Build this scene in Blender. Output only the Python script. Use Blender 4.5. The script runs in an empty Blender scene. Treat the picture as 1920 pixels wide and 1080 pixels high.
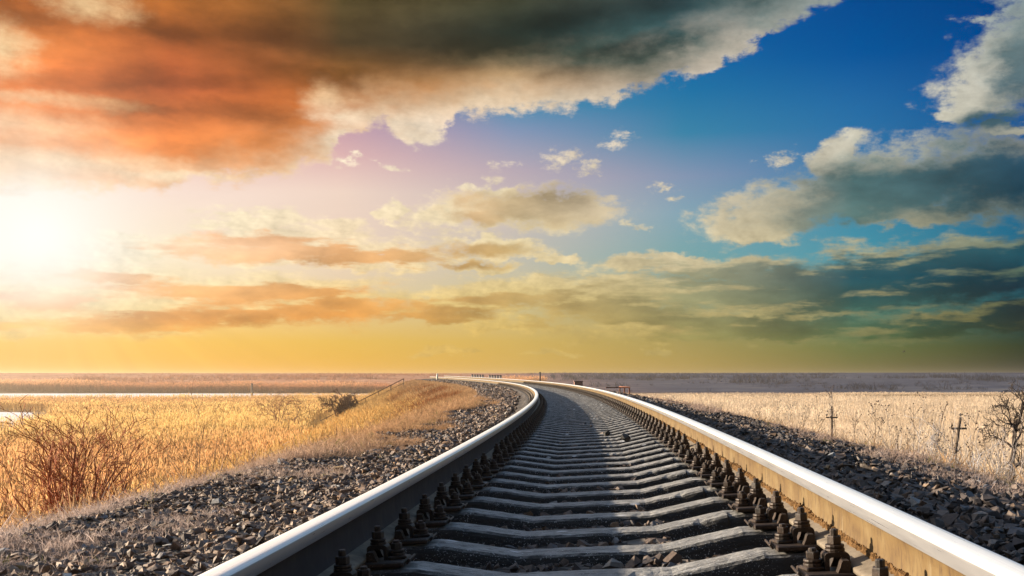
import bpy, math, random
import numpy as np
from mathutils import Matrix, Vector
R_ = math.radians
rng = np.random.default_rng(7)
random.seed(7)
sc = bpy.context.scene
COL = sc.collection
EXPO = 1.6                                    # view exposure, stops
SUN_AZ, SUN_EL = -72.0, 12.6                  # degrees from +Y towards +X, degrees up
FPX, HOR = 2028.28, 706.603                   # focal length and horizon row for a 1920 px wide frame
CAM = (0.06639, 0.0, 0.38885)

def srgb(r, g, b):
    out = []
    for c in (r, g, b):
        c /= 255.0
        out.append(c / 12.92 if c <= 0.04045 else ((c + 0.055) / 1.055) ** 2.4)
    return tuple(out)

# ------------------------------------------------------------------ camera
cam_d = bpy.data.cameras.new('camera')
cam = bpy.data.objects.new('camera', cam_d); COL.objects.link(cam)
cam.location = CAM; cam.rotation_euler = (R_(90), 0, 0)
cam_d.sensor_fit = 'HORIZONTAL'; cam_d.sensor_width = 36
cam_d.lens = 36 * FPX / 1920
cam_d.shift_y = (HOR - 540) / 1920
cam_d.clip_start = 0.05; cam_d.clip_end = 6000
sc.camera = cam
sc.view_settings.view_transform = 'Standard'; sc.view_settings.look = 'None'
sc.view_settings.exposure = EXPO; sc.view_settings.gamma = 1
sc.view_settings.use_curve_mapping = False
sc.render.engine = 'CYCLES'
sc.cycles.use_denoising = True
sc.cycles.max_bounces = 6; sc.cycles.diffuse_bounces = 3; sc.cycles.glossy_bounces = 3
sc.cycles.transmission_bounces = 3; sc.cycles.volume_bounces = 0; sc.cycles.transparent_max_bounces = 6
sc.cycles.sample_clamp_indirect = 6

# ------------------------------------------------------------------ node helper
class NT:
    def __init__(s, tree):
        s.t = tree; s.t.nodes.clear()
    def n(s, kind, **kw):
        nd = s.t.nodes.new(kind)
        for k, v in kw.items(): setattr(nd, k, v)
        return nd
    def put(s, sock, v):
        if isinstance(v, bpy.types.NodeSocket): s.t.links.new(v, sock)
        elif v is not None: sock.default_value = v
    def m(s, op, a, b=None, c=None, clamp=False):
        nd = s.n('ShaderNodeMath', operation=op, use_clamp=clamp)
        for i, v in enumerate((a, b, c)): s.put(nd.inputs[i], v)
        return nd.outputs[0]
    def vm(s, op, a, b=None, c=None, out=0):
        nd = s.n('ShaderNodeVectorMath', operation=op)
        for i, v in enumerate((a, b, c)):
            if v is not None: s.put(nd.inputs[i], v)
        return nd.outputs[out]
    def mr(s, x, a, b, lo=0.0, hi=1.0, kind='SMOOTHSTEP'):
        nd = s.n('ShaderNodeMapRange', interpolation_type=kind)
        s.put(nd.inputs[0], x); s.put(nd.inputs[1], a); s.put(nd.inputs[2], b)
        s.put(nd.inputs[3], lo); s.put(nd.inputs[4], hi)
        return nd.outputs[0]
    def mix(s, f, a, b, blend='MIX'):
        nd = s.n('ShaderNodeMix', data_type='RGBA', blend_type=blend)
        s.put(nd.inputs[0], f); s.put(nd.inputs[6], a); s.put(nd.inputs[7], b)
        return nd.outputs[2]
    def ramp(s, x, stops, interp='LINEAR'):
        nd = s.n('ShaderNodeValToRGB'); cr = nd.color_ramp; cr.interpolation = interp
        while len(cr.elements) < len(stops): cr.elements.new(0.5)
        for e, (p, c) in zip(cr.elements, stops):
            e.position = p
        for e, (p, c) in zip(cr.elements, stops):
            e.color = (*c, 1) if len(c) == 3 else c
        s.put(nd.inputs[0], x)
        return nd.outputs[0]
    def noise(s, vec, scale, detail=4, rough=0.55, lac=2.0, dist=0.0, out=0, dim='3D', kind='FBM'):
        nd = s.n('ShaderNodeTexNoise', noise_dimensions=dim)
        try: nd.noise_type = kind
        except Exception: pass
        s.put(nd.inputs['Vector'], vec); nd.inputs['Scale'].default_value = scale
        nd.inputs['Detail'].default_value = detail; nd.inputs['Roughness'].default_value = rough
        nd.inputs['Lacunarity'].default_value = lac; nd.inputs['Distortion'].default_value = dist
        return nd.outputs[out]
    def comb(s, x, y, z=0.0):
        nd = s.n('ShaderNodeCombineXYZ')
        for i, v in enumerate((x, y, z)): s.put(nd.inputs[i], v)
        return nd.outputs[0]
    def rgb(s, c):
        nd = s.n('ShaderNodeRGB'); nd.outputs[0].default_value = (*c[:3], 1); return nd.outputs[0]
# ------------------------------------------------------------------ sky (world, by direction)
world = bpy.data.worlds.new('World'); sc.world = world; world.use_nodes = True
def sky_pt(px, py):
    """compass bearing and height (thousandths of a radian * 2.03) of a point of the sky"""
    az = math.atan2(px - 960, FPX)
    el = math.atan((HOR - py) / FPX * math.cos(az))
    return az * 2.03, el * 2.03
def build_sky():
    g = NT(world.node_tree)
    d = g.n('ShaderNodeTexCoord').outputs['Generated']
    sp = g.n('ShaderNodeSeparateXYZ'); g.put(sp.inputs[0], d)
    x, y, z = sp.outputs
    u = g.m('MULTIPLY', g.m('ARCTAN2', x, y), 2.03)
    v = g.m('MULTIPLY', g.m('ARCSINE', z), 2.03)
    P = g.comb(u, v)
    # domain warp: big soft billows and fine frayed edges
    PS = g.comb(u, g.m('MULTIPLY', v, 1.7))
    n1 = g.noise(PS, 5.0, 3, 0.5, out=1)
    n2 = g.noise(PS, 17.0, 5, 0.62, out=1)
    w1 = g.vm('MULTIPLY', g.vm('SUBTRACT', n1, (.5, .5, .5)), (0.12, 0.055, 0))
    w2 = g.vm('MULTIPLY', g.vm('SUBTRACT', n2, (.5, .5, .5)), (0.105, 0.062, 0))
    PW = g.vm('ADD', g.vm('ADD', P, w1), w2)
    PL = g.vm('ADD', P, g.vm('MULTIPLY', w2, (0.8, 0.55, 0)))      # gentler warp for the shading
    nf = g.noise(PS, 30.0, 7, 0.68)                                 # fine fbm
    nb = g.noise(PS, 9.0, 5, 0.58)                                  # billow
    nfc = g.m('SUBTRACT', nf, 0.5); nbc = g.m('SUBTRACT', nb, 0.5)
    # streaky noise for the low layers
    ns = g.noise(g.comb(g.m('MULTIPLY', u, 3.2), g.m('MULTIPLY', v, 17.0), 3.1), 1.6, 7, 0.66)
    nsc = g.m('SUBTRACT', ns, 0.5)
    ns2 = g.noise(g.comb(g.m('MULTIPLY', g.m('SUBTRACT', u, 0.006), 3.2), g.m('MULTIPLY', g.m('ADD', v, 0.010), 17.0), 3.1), 1.6, 5, 0.62)
    rim = g.m('SUBTRACT', ns, ns2)

    xs = [0, 320, 640, 960, 1280, 1600, 1920]
    us = [sky_pt(px, 400)[0] for px in xs]
    def grid(cols):
        res = None
        vn = g.m('DIVIDE', v, 0.70, clamp=True)
        for i, stops in enumerate(cols):
            st = []
            for py, c in sorted(stops, key=lambda q: -q[0]):
                st.append((min(max(sky_pt(xs[i], py)[1] / 0.70, 0), 1), srgb(*c)))
            c = g.ramp(vn, st, 'LINEAR')
            if res is None: res = c
            else: res = g.mix(g.mr(u, us[i - 1], us[i], kind='LINEAR'), res, c)
        return res
    clear = grid([
        [(700,(255,184,66)),(640,(255,204,98)),(600,(255,222,140)),(540,(255,242,215)),(480,(255,252,244)),(360,(255,250,240)),(240,(255,222,165)),(120,(255,206,140)),(0,(250,180,105))],
        [(700,(253,184,58)),(640,(253,198,84)),(600,(253,210,125)),(540,(253,226,180)),(480,(253,236,205)),(360,(250,226,212)),(240,(235,182,168)),(0,(190,140,120))],
        [(700,(238,176,48)),(640,(233,188,84)),(560,(229,205,158)),(480,(236,212,190)),(360,(240,214,197)),(290,(222,180,178)),(220,(190,150,168)),(120,(120,130,165)),(0,(60,110,165))],
        [(700,(214,170,72)),(640,(212,178,92)),(560,(205,193,148)),(480,(195,190,176)),(400,(206,191,184)),(320,(186,170,180)),(245,(132,150,182)),(200,(80,140,175)),(100,(40,110,165)),(0,(20,90,160))],
        [(700,(180,150,70)),(640,(168,152,88)),(560,(150,165,140)),(480,(122,166,168)),(400,(132,165,180)),(330,(132,150,178)),(250,(58,132,168)),(170,(30,115,165)),(80,(10,95,160)),(0,(0,85,155))],
        [(700,(116,106,46)),(650,(106,116,64)),(580,(86,130,112)),(480,(72,150,168)),(400,(62,136,164)),(300,(50,120,168)),(200,(34,108,165)),(100,(0,85,155)),(0,(0,74,145))],
        [(700,(34,42,18)),(650,(36,54,25)),(580,(26,78,82)),(480,(26,102,128)),(400,(28,102,138)),(300,(15,90,145)),(150,(0,75,145)),(0,(0,64,130))]])
    lit = grid([
        [(640,(255,214,120)),(560,(255,236,190)),(450,(255,252,244)),(340,(255,246,228)),(290,(254,226,190)),(180,(252,206,158)),(110,(255,232,180)),(0,(255,225,170))],
        [(640,(253,206,106)),(600,(254,222,150)),(480,(255,240,205)),(340,(255,240,205)),(280,(250,200,140)),(160,(240,170,105)),(0,(250,215,160))],
        [(640,(236,190,92)),(560,(246,212,140)),(480,(252,226,182)),(300,(250,234,205)),(230,(255,238,208)),(185,(248,214,168)),(130,(196,140,84)),(60,(110,90,60)),(0,(120,100,70))],
        [(640,(214,180,96)),(560,(222,196,128)),(480,(234,214,168)),(380,(242,227,188)),(230,(236,216,196)),(185,(240,220,190)),(140,(212,178,134)),(100,(140,120,90)),(50,(80,84,74)),(0,(90,92,80))],
        [(640,(180,160,94)),(560,(194,178,126)),(500,(208,192,152)),(380,(226,211,178)),(160,(214,202,186)),(120,(200,186,168)),(70,(214,198,180)),(0,(120,130,128))],
        [(640,(126,128,80)),(560,(160,150,108)),(500,(166,160,122)),(420,(190,180,148)),(300,(202,197,178)),(60,(196,192,178)),(0,(180,185,180))],
        [(640,(60,74,40)),(600,(104,100,58)),(520,(84,106,86)),(420,(122,132,114)),(250,(190,186,166)),(150,(200,198,184)),(60,(172,178,170)),(0,(140,155,160))]])
    dark = grid([
        [(640,(252,190,92)),(600,(252,194,112)),(560,(252,205,172)),(450,(254,226,202)),(300,(253,190,130)),(240,(250,158,96)),(150,(222,120,56)),(80,(226,130,60)),(0,(178,96,38))],
        [(640,(246,180,74)),(600,(240,164,82)),(520,(245,190,130)),(460,(247,206,168)),(345,(246,148,74)),(260,(224,124,54)),(160,(196,96,48)),(80,(163,84,37)),(0,(186,108,44))],
        [(640,(228,168,70)),(600,(214,144,64)),(560,(226,160,84)),(460,(226,170,114)),(280,(205,140,85)),(200,(190,108,48)),(140,(128,82,38)),(80,(78,62,38)),(0,(84,70,40))],
        [(640,(205,168,86)),(560,(192,160,98)),(470,(196,166,112)),(400,(192,170,132)),(210,(206,176,136)),(160,(186,140,94)),(120,(66,66,50)),(60,(48,60,52)),(0,(60,62,46))],
        [(640,(150,140,80)),(540,(148,146,110)),(380,(186,176,156)),(200,(150,150,140)),(140,(100,112,104)),(100,(58,84,80)),(40,(48,78,82)),(0,(44,64,68))],
        [(640,(76,100,58)),(600,(56,90,74)),(520,(24,74,86)),(430,(84,110,104)),(350,(78,110,112)),(200,(78,112,116)),(0,(76,112,112))],
        [(640,(24,40,22)),(600,(22,38,36)),(540,(8,34,48)),(470,(24,72,84)),(370,(24,60,76)),(300,(38,74,94)),(200,(70,96,108)),(100,(96,116,120)),(0,(90,110,115))]])

    def blob(pt, cx, cy, rx, ry, rot=0.0):
        a, b = sky_pt(cx, cy)
        k = math.cos(math.atan2(cx - 960, FPX))
        nd = g.n('ShaderNodeMapping', vector_type='TEXTURE')
        g.put(nd.inputs['Vector'], pt)
        nd.inputs['Location'].default_value = (a, b, 0)
        nd.inputs['Rotation'].default_value = (0, 0, R_(rot))
        nd.inputs['Scale'].default_value = (rx / 1000 * k * k, ry / 1000 * k, 1)
        return g.m('SUBTRACT', 1.0, g.vm('LENGTH', nd.outputs[0], out=1))
    def union(pt, lst, smooth=0.15):
        r, q, last = None, pt, (0.0, 0.0)
        for e in lst:
            cx, cy, rx, ry = e[:4]; rot = R_(e[4]) if len(e) > 4 else 0.0
            c = sky_pt(cx, cy); k = math.cos(math.atan2(cx - 960, FPX))
            q = g.vm('ADD', q, (last[0] - c[0], last[1] - c[1], 0)); last = c
            if rot:
                nd = g.n('ShaderNodeMapping', vector_type='TEXTURE'); g.put(nd.inputs['Vector'], q)
                nd.inputs['Rotation'].default_value = (0, 0, rot)
                nd.inputs['Scale'].default_value = (rx / 1000 * k * k, ry / 1000 * k, 1); o = nd.outputs[0]
            else:
                o = g.vm('MULTIPLY', q, (1000 / rx / k / k, 1000 / ry / k, 0))
            l = g.vm('LENGTH', o, out=1)
            r = l if r is None else g.m('SMOOTH_MIN', r, l, smooth)
        return g.m('SUBTRACT', 1.0, r)
    # --- the great dark cloud bank across the top: everything above a wandering edge
    def edge(pts):
        st = []
        for px, py in pts:
            a, b = sky_pt(px, py); st.append(((a + 0.95) / 1.9, b))
        nd = g.n('ShaderNodeFloatCurve'); cu = nd.mapping.curves[0]
        nd.mapping.use_clip = False
        while len(cu.points) < len(st): cu.points.new(0.5, 0.5)
        for p, (a, b) in zip(cu.points, st):
            p.location = (a, b); p.handle_type = 'VECTOR'
        nd.mapping.update()
        ux = g.vm('DOT_PRODUCT', PW, (1, 0, 0), out=1)
        g.put(nd.inputs['Value'], g.m('DIVIDE', g.m('ADD', ux, 0.95), 1.9))
        return nd.outputs[0]
    vw = g.vm('DOT_PRODUCT', PW, (0, 1, 0), out=1)
    e1 = edge([(-40,362),(60,358),(200,366),(330,362),(380,345),(450,338),(520,326),(600,305),(655,285),(672,250),(720,232),(760,262),(800,276),(842,258),(872,214),(905,232),(940,226),(1010,216),(1080,206),(1150,196),(1160,172),(1230,152),(1262,140),(1290,150),(1330,146),(1352,118),(1420,96),(1450,58),(1530,22),(1580,-8),(1680,-40),(1960,-120)])
    ftop = g.m('MULTIPLY', g.m('SUBTRACT', vw, e1), 16.0)
    e2 = edge([(-40,306),(120,336),(330,354),(480,331),(560,306),(610,271),(650,231),(700,201),(760,186),(830,194),(900,172),(1000,148),(1080,160),(1180,168),(1250,142),(1290,96),(1350,61),(1420,36),(1500,-4),(1600,-54),(1960,-154)])
    dtop = g.m('MULTIPLY', g.m('SUBTRACT', vw, e2), 16.0)
    gap = g.m('MAXIMUM', blob(PW, 22, 92, 62, 46), blob(PW, 165, 8, 80, 28))
    gap = g.m('MAXIMUM', gap, g.m('MULTIPLY', blob(PW, 30, 235, 110, 32), 0.7))
    ftop = g.m('SUBTRACT', ftop, g.m('MULTIPLY', g.m('MAXIMUM', gap, 0.0), 0.2))
    # --- separate cumulus
    cum = union(PW, [
        (960,392,225,52),(875,402,130,46),(1080,385,110,36),(752,393,42,17),(930,352,60,18),
        (930,470,125,26),(1032,484,62,13),(900,500,95,14),
        (1480,392,205,62,8),(1660,345,230,88,6),(1850,330,220,92),(1425,432,100,28),(1690,405,150,28),(1560,285,70,36,25),
        (1900,120,160,104,25),(1840,185,110,56),(1800,218,58,22),(1880,240,70,16),(1950,40,100,90),
        (1330,75,70,38,20),(1318,122,46,22),(1395,60,60,40,30)], 0.12)
    wsp = union(PW, [(1145,265,62,22,20),(1060,298,70,28),(1100,322,48,15),(928,315,52,20),(880,340,60,22),(740,318,34,14),(1262,365,40,14),(1255,345,30,12),
        (1855,30,70,20),(1450,290,70,22),(1200,415,60,14),(660,300,60,12),(1420,30,60,14)], 0.12)
    low = union(PW, [
        (560,462,240,42),(480,412,110,28),(690,484,150,26),(270,462,140,30),(420,566,380,46),(120,610,230,24),(60,558,130,22),
        (900,572,170,24),(850,600,120,15),(1150,556,190,46),(1500,545,430,58),(1720,515,320,46),(1840,474,150,36),
        (1400,612,400,26),(1890,590,80,24),(1180,496,90,14),(1270,485,80,14),(1000,545,210,26),(1270,600,220,20),(960,612,150,12),(190,512,200,24),(1760,615,260,22),(1350,500,160,14),(640,425,60,16),(700,460,60,16),(835,662,50,6),(1030,660,50,6),(1235,658,30,8)], 0.12)
    cum = g.m('ADD', cum, g.m('ADD', g.m('MULTIPLY', nfc, 0.85), g.m('MULTIPLY', nbc, 0.8)))
    low = g.m('ADD', low, g.m('ADD', g.m('MULTIPLY', nsc, 2.0), g.m('MULTIPLY', nfc, 0.9)))
    ftn = g.m('ADD', ftop, g.m('MULTIPLY', nfc, 1.0))
    a_wsp = g.mr(g.m('ADD', wsp, g.m('ADD', g.m('MULTIPLY', nfc, 3.0), g.m('MULTIPLY', nbc, 1.0))), 0.25, 1.15)
    a_top = g.mr(ftn, -0.12, 0.30)
    a_cum = g.mr(cum, -0.02, 0.46)
    a_low = g.mr(low, -0.34, 0.36)
    # thin veil of scattered flecks
    flk = g.mr(g.m('ADD', g.m('MULTIPLY', nbc, 1.0), nfc), 0.16, 0.42, 0.0, 0.0)
    # --- shading: bright rims, dark bodies
    shade_c = union(PL, [(1030,388,190,40),(900,408,60,16),(905,470,95,13),(880,498,80,9),
        (1700,350,300,66,4),(1850,335,230,80),(1560,400,130,40),(1930,130,78,96),(1870,225,70,20),(1345,45,70,36,20)], 0.2)
    shade_l = union(PL, [(620,478,190,15),(470,452,110,16),(380,478,80,14),(720,484,90,14),(520,592,240,24),(290,604,180,18),(690,572,110,15),(860,586,80,13),
        (1150,580,180,24),(1560,520,330,26),(1700,560,330,20),(1440,552,230,20),(1860,545,170,24),(1910,592,66,26),(1850,490,140,26),(1450,625,230,13),(1330,604,130,10),(1000,562,110,9),(200,522,110,9),(1600,606,200,10),(1780,622,150,10),(430,548,200,14),(60,570,120,14)], 0.2)
    s_top = g.mr(g.m('ADD', dtop, g.m('ADD', g.m('MULTIPLY', nbc, 3.2), g.m('MULTIPLY', nfc, 0.7))), -1.6, 1.5)
    streak = union(PL, [(12,92,58,44),(165,10,75,24),(60,186,170,12),(20,232,150,26),(120,300,230,20),(330,328,160,10),(615,185,40,30),(640,215,60,16)], 0.2)
    sk = g.mr(g.m('ADD', streak, g.m('ADD', g.m('MULTIPLY', nbc, 1.6), g.m('MULTIPLY', nfc, 0.8))), -0.75, 1.1)
    s_top = g.m('MULTIPLY', s_top, g.m('SUBTRACT', 1.0, g.m('MULTIPLY', sk, 0.78)))
    s_cum = g.mr(g.m('ADD', shade_c, g.m('ADD', g.m('MULTIPLY', nbc, 1.5), g.m('MULTIPLY', nfc, 0.8))), -0.45, 0.65)
    s_low = g.mr(g.m('ADD', shade_l, g.m('ADD', g.m('SUBTRACT', g.m('ADD', g.m('MULTIPLY', nsc, 2.2), g.m('MULTIPLY', nfc, 0.7)), g.m('MULTIPLY', rim, 5.0)))), -0.15, 0.85)
    # mottling inside the bodies
    mott = g.noise(g.comb(g.m('MULTIPLY', u, 1.0), g.m('MULTIPLY', v, 2.4), 7.7), 6.5, 5, 0.58)
    mo = g.mr(mott, 0.28, 0.72, 0.66, 1.42, 'LINEAR')
    drk = union(PL, [(470,60,140,34),(900,75,120,36),(1050,40,150,26,8),(1180,88,90,24),(300,150,170,26),(640,150,90,22),(330,60,110,26),(40,30,80,26),(260,205,120,12),(420,205,120,22)], 0.25)
    brt = union(PL, [(1170,66,150,10,12),(760,22,160,16),(560,108,140,14,-8),(200,66,90,18),(950,112,120,10),(110,128,120,16),(200,250,170,18)], 0.25)
    mo = g.m('MULTIPLY', mo, g.m('SUBTRACT', g.m('ADD', 1.0, g.m('MULTIPLY', g.mr(g.m('ADD', brt, g.m('MULTIPLY', nbc, 1.6)), -.5, .9), .34)), g.m('MULTIPLY', g.mr(g.m('ADD', drk, g.m('MULTIPLY', nbc, 1.6)), -.5, .9), .44)))
    darkm = g.mix(1.0, dark, g.comb(mo, mo, mo), 'MULTIPLY')
    nf2 = g.noise(g.vm('ADD', PS, (-0.0085, -0.0045, 0)), 30.0, 5, 0.68)
    rel = g.m('SUBTRACT', nf2, nf)
    nb2 = g.noise(g.vm('ADD', PS, (-0.03, -0.016, 0)), 9.0, 4, 0.58)
    rel = g.m('ADD', g.m('MULTIPLY', rel, -0.55), g.m('MULTIPLY', g.m('SUBTRACT', nb2, nb), -0.85))
    lm = g.m('ADD', 0.97, rel)
    litm = g.mix(1.0, lit, g.comb(lm, lm, lm), 'MULTIPLY')
    col = g.mix(g.m('MULTIPLY', a_low, 0.95), clear, g.mix(s_low, litm, darkm))
    col = g.mix(g.m('MULTIPLY', a_wsp, .9), col, litm)
    col = g.mix(a_cum, col, g.mix(s_cum, litm, darkm))
    col = g.mix(a_top, col, g.mix(s_top, litm, darkm))
    # --- glow round the hidden sun and the slanting pale beams below it
    a, b = sky_pt(70, 440)
    dv = g.vm('SUBTRACT', P, (a, b, 0))
    dist = g.vm('LENGTH', g.vm('MULTIPLY', dv, (1, 1.15, 1)), out=1)
    g1 = g.m('EXPONENT', g.m('MULTIPLY', g.m('POWER', g.m('DIVIDE', dist, 0.105), 1.7), -1.0))
    g2 = g.m('EXPONENT', g.m('MULTIPLY', g.m('DIVIDE', dist, 0.16), -1.0))
    col = g.mix(g.m('MULTIPLY', g2, 0.40), col, g.rgb((1.0, 0.86, 0.66)))
    col = g.mix(g1, col, g.rgb((1.06, 1.03, .97)))
    # slanting beams fanning out below the sun
    ds = g.n('ShaderNodeSeparateXYZ'); g.put(ds.inputs[0], dv)
    ang = g.m('ARCTAN2', ds.outputs[1], ds.outputs[0])
    ray = g.noise(g.comb(g.m('MULTIPLY', ang, 7.0), 0.3, 0.0), 1.0, 3, 0.6)
    rk = g.m('MULTIPLY', g.m('MULTIPLY', g.mr(dist, 0.16, 0.34), g.mr(dist, 0.25, 0.8, 1.0, 0.0)), g.mr(ang, -1.4, -0.1, 1.0, 0.25))
    rb = g.m('ADD', 1.0, g.m('MULTIPLY', g.m('SUBTRACT', ray, 0.48), g.m('MULTIPLY', rk, 0.55)))
    col = g.mix(1.0, col, g.comb(rb, rb, rb), 'MULTIPLY')
    # --- physical sky away from the part the clouds fill
    sky = g.n('ShaderNodeTexSky', sky_type='NISHITA', sun_disc=False)
    sky.sun_elevation = R_(SUN_EL); sky.sun_rotation = R_(SUN_AZ)
    sky.altitude = 50; sky.dust_density = 1.5
    far = g.m('MAXIMUM', g.mr(g.m('ABSOLUTE', u), 0.98, 1.5), g.mr(v, 0.74, 1.15))
    bg1 = g.n('ShaderNodeBackground'); g.put(bg1.inputs[0], col); bg1.inputs[1].default_value = 1.0 / 2 ** EXPO
    bg2 = g.n('ShaderNodeBackground'); g.put(bg2.inputs[0], sky.outputs[0]); g.put(bg2.inputs[1], g.m('MULTIPLY', g.mr(z, 0.02, 0.75, 0.010, 0.15), g.mr(y, -0.5, 0.35, 0.30, 1.0)))
    mx = g.n('ShaderNodeMixShader'); g.put(mx.inputs[0], far)
    g.put(mx.inputs[1], bg1.outputs[0]); g.put(mx.inputs[2], bg2.outputs[0])
    out = g.n('ShaderNodeOutputWorld'); g.put(out.inputs[0], mx.outputs[0])
build_sky()
world.cycles.sampling_method = 'MANUAL'; world.cycles.sample_map_resolution = 512

sun_d = bpy.data.lights.new('sun', 'SUN'); sun_d.energy = 5.0; sun_d.angle = R_(0.6); sun_d.color = (1.0, 0.83, 0.62)
sun = bpy.data.objects.new('sun', sun_d); COL.objects.link(sun)
sd = Vector((math.sin(R_(SUN_AZ)) * math.cos(R_(SUN_EL)), math.cos(R_(SUN_AZ)) * math.cos(R_(SUN_EL)), math.sin(R_(SUN_EL))))
sun.rotation_euler = sd.to_track_quat('Z', 'Y').to_euler(); sun.location = sd * 60
# ------------------------------------------------------------------ mesh helpers
def arr_obj(name, V, F, mat=None, smooth=False, col=None, parent=None, fmat=None, mats=None):
    """V (n,3), F (m,k) all tris or all quads or a list of such arrays -> linked mesh object"""
    me = bpy.data.meshes.new(name)
    V = np.asarray(V, np.float32)
    Fs = F if isinstance(F, list) else [F]
    Fs = [np.asarray(f, np.int32) for f in Fs if len(f)]
    loops = np.concatenate([f.ravel() for f in Fs]); tot = np.concatenate([np.full(len(f), f.shape[1], np.int32) for f in Fs])
    start = np.concatenate([[0], np.cumsum(tot)[:-1]]).astype(np.int32)
    me.vertices.add(len(V)); me.vertices.foreach_set('co', V.ravel())
    me.loops.add(len(loops)); me.loops.foreach_set('vertex_index', loops)
    me.polygons.add(len(tot)); me.polygons.foreach_set('loop_start', start); me.polygons.foreach_set('loop_total', tot)
    me.polygons.foreach_set('use_smooth', np.full(len(tot), bool(smooth)))
    if fmat is not None: me.polygons.foreach_set('material_index', np.asarray(fmat, np.int32))
    if col is not None:                                            # per-vertex colour
        a = me.color_attributes.new('Col', 'FLOAT_COLOR', 'POINT')
        c = np.ones((len(V), 4), np.float32); c[:, :3] = col; a.data.foreach_set('color', c.ravel())
    me.update(calc_edges=True)
    for m_ in (mats or ([mat] if mat else [])): me.materials.append(m_)
    o = bpy.data.objects.new(name, me); COL.objects.link(o)
    if parent: o.parent = parent
    return o
class MB:
    """collects boxes, tubes, prisms into one mesh"""
    def __init__(s): s.v = []; s.f = []; s.n = 0; s.c = []; s.sm = []
    def add(s, V, F, col=None, smooth=False):
        V = np.asarray(V, float)
        s.v.append(V)
        for f in F: s.f.append([i + s.n for i in f]); s.sm.append(smooth)
        s.c.append(np.tile(np.array(col if col is not None else (1, 1, 1), float), (len(V), 1)))
        s.n += len(V)
    def box(s, c, d, R=None, bev=0.0, col=None):
        x, y, z = (q / 2 for q in d); b = min(bev, x * .9, y * .9, z * .9)
        if b <= 0:
            V = np.array([[i, j, k] for i in (-x, x) for j in (-y, y) for k in (-z, z)])
            F = [(0, 1, 3, 2), (4, 6, 7, 5), (0, 4, 5, 1), (2, 3, 7, 6), (0, 2, 6, 4), (1, 5, 7, 3)]
        else:
            pl = [(-x + b, -y), (x - b, -y), (x, -y + b), (x, y - b), (x - b, y), (-x + b, y), (-x, y - b), (-x, -y + b)]
            sh = lambda k: [(px * k[0], py * k[1]) for px, py in pl]
            k = ((x - b) / x, (y - b) / y)
            rings = [(-z, k), (-z + b, (1, 1)), (z - b, (1, 1)), (z, k)]
            V = np.array([(a, b_, h) for h, kk in rings for a, b_ in sh(kk)])
            F = [tuple(range(7, -1, -1)), tuple(range(24, 32))]
            for r in range(3):
                for i in range(8): F.append((r * 8 + i, r * 8 + (i + 1) % 8, r * 8 + 8 + (i + 1) % 8, r * 8 + 8 + i))
        if R is not None: V = V @ np.array(R).T
        s.add(V + np.array(c), F, col)
    def prism(s, prof, a0, a1, axis='y', col=None, smooth=False):
        """closed outline extruded along an axis: prof gives the two other coordinates in order"""
        n = len(prof); V = []
        for a in (a0, a1):
            for p, q in prof: V.append({'x': (a, p, q), 'y': (p, a, q), 'z': (p, q, a)}[axis])
        F = [tuple(range(n)), tuple(range(2 * n - 1, n - 1, -1))] + [(i, n + i, n + (i + 1) % n, (i + 1) % n) for i in range(n)]
        s.add(V, F, col, smooth)
    def lathe(s, c, prof, n=12, col=None, ph=0.0, smooth=False):
        """prof: list of (radius, height)"""
        V = []; F = []
        for r, h in prof:
            for i in range(n):
                a = ph + 2 * math.pi * i / n; V.append((c[0] + r * math.cos(a), c[1] + r * math.sin(a), c[2] + h))
        for k in range(len(prof) - 1):
            for i in range(n): F.append((k * n + i, k * n + (i + 1) % n, (k + 1) * n + (i + 1) % n, (k + 1) * n + i))
        F.append(tuple(range(n - 1, -1, -1))); F.append(tuple(range((len(prof) - 1) * n, len(prof) * n)))
        s.add(V, F, col, smooth)
    def tube(s, pts, rad, n=5, col=None):
        pts = [np.array(p, float) for p in pts]; V = []; F = []
        up = np.array((0.31, 0.2, 0.93))
        for i, p in enumerate(pts):
            t = pts[min(i + 1, len(pts) - 1)] - pts[max(i - 1, 0)]; t /= np.linalg.norm(t) + 1e-9
            a = np.cross(t, up); 
            if np.linalg.norm(a) < .1: a = np.cross(t, (1, 0, 0))
            a /= np.linalg.norm(a); b = np.cross(t, a)
            for j in range(n):
                w = 2 * math.pi * j / n; V.append(p + rad[i] * (math.cos(w) * a + math.sin(w) * b))
        for k in range(len(pts) - 1):
            for j in range(n): F.append((k * n + j, k * n + (j + 1) % n, (k + 1) * n + (j + 1) % n, (k + 1) * n + j))
        F.append(tuple(range(n - 1, -1, -1))); F.append(tuple(range((len(pts) - 1) * n, len(pts) * n)))
        s.add(V, F, col, True)
    def build(s, name, mat, parent=None, col=False, xf=None):
        V = np.concatenate(s.v)
        if xf is not None: V = xf(V)
        me = bpy.data.meshes.new(name); me.from_pydata([tuple(v) for v in V], [], s.f)
        if col:
            a = me.color_attributes.new('Col', 'FLOAT_COLOR', 'POINT'); c = np.ones((len(V), 4), np.float32)
            c[:, :3] = np.concatenate(s.c); a.data.foreach_set('color', c.ravel())
        me.polygons.foreach_set('use_smooth', np.array(s.sm, bool)); me.update()
        me.materials.append(mat)
        o = bpy.data.objects.new(name, me); COL.objects.link(o)
        if parent: o.parent = parent
        return o
def tag(o, label=None, cat=None, group=None, kind=None):
    if label: o['label'] = label
    if cat: o['category'] = cat
    if group: o['group'] = group
    if kind: o['kind'] = kind
    return o
def empty(name, loc=(0, 0, 0), rz=0.0):
    o = bpy.data.objects.new(name, None); COL.objects.link(o); o.location = loc; o.rotation_euler = (0, 0, rz)
    o.empty_display_size = 0.1
    return o
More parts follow.
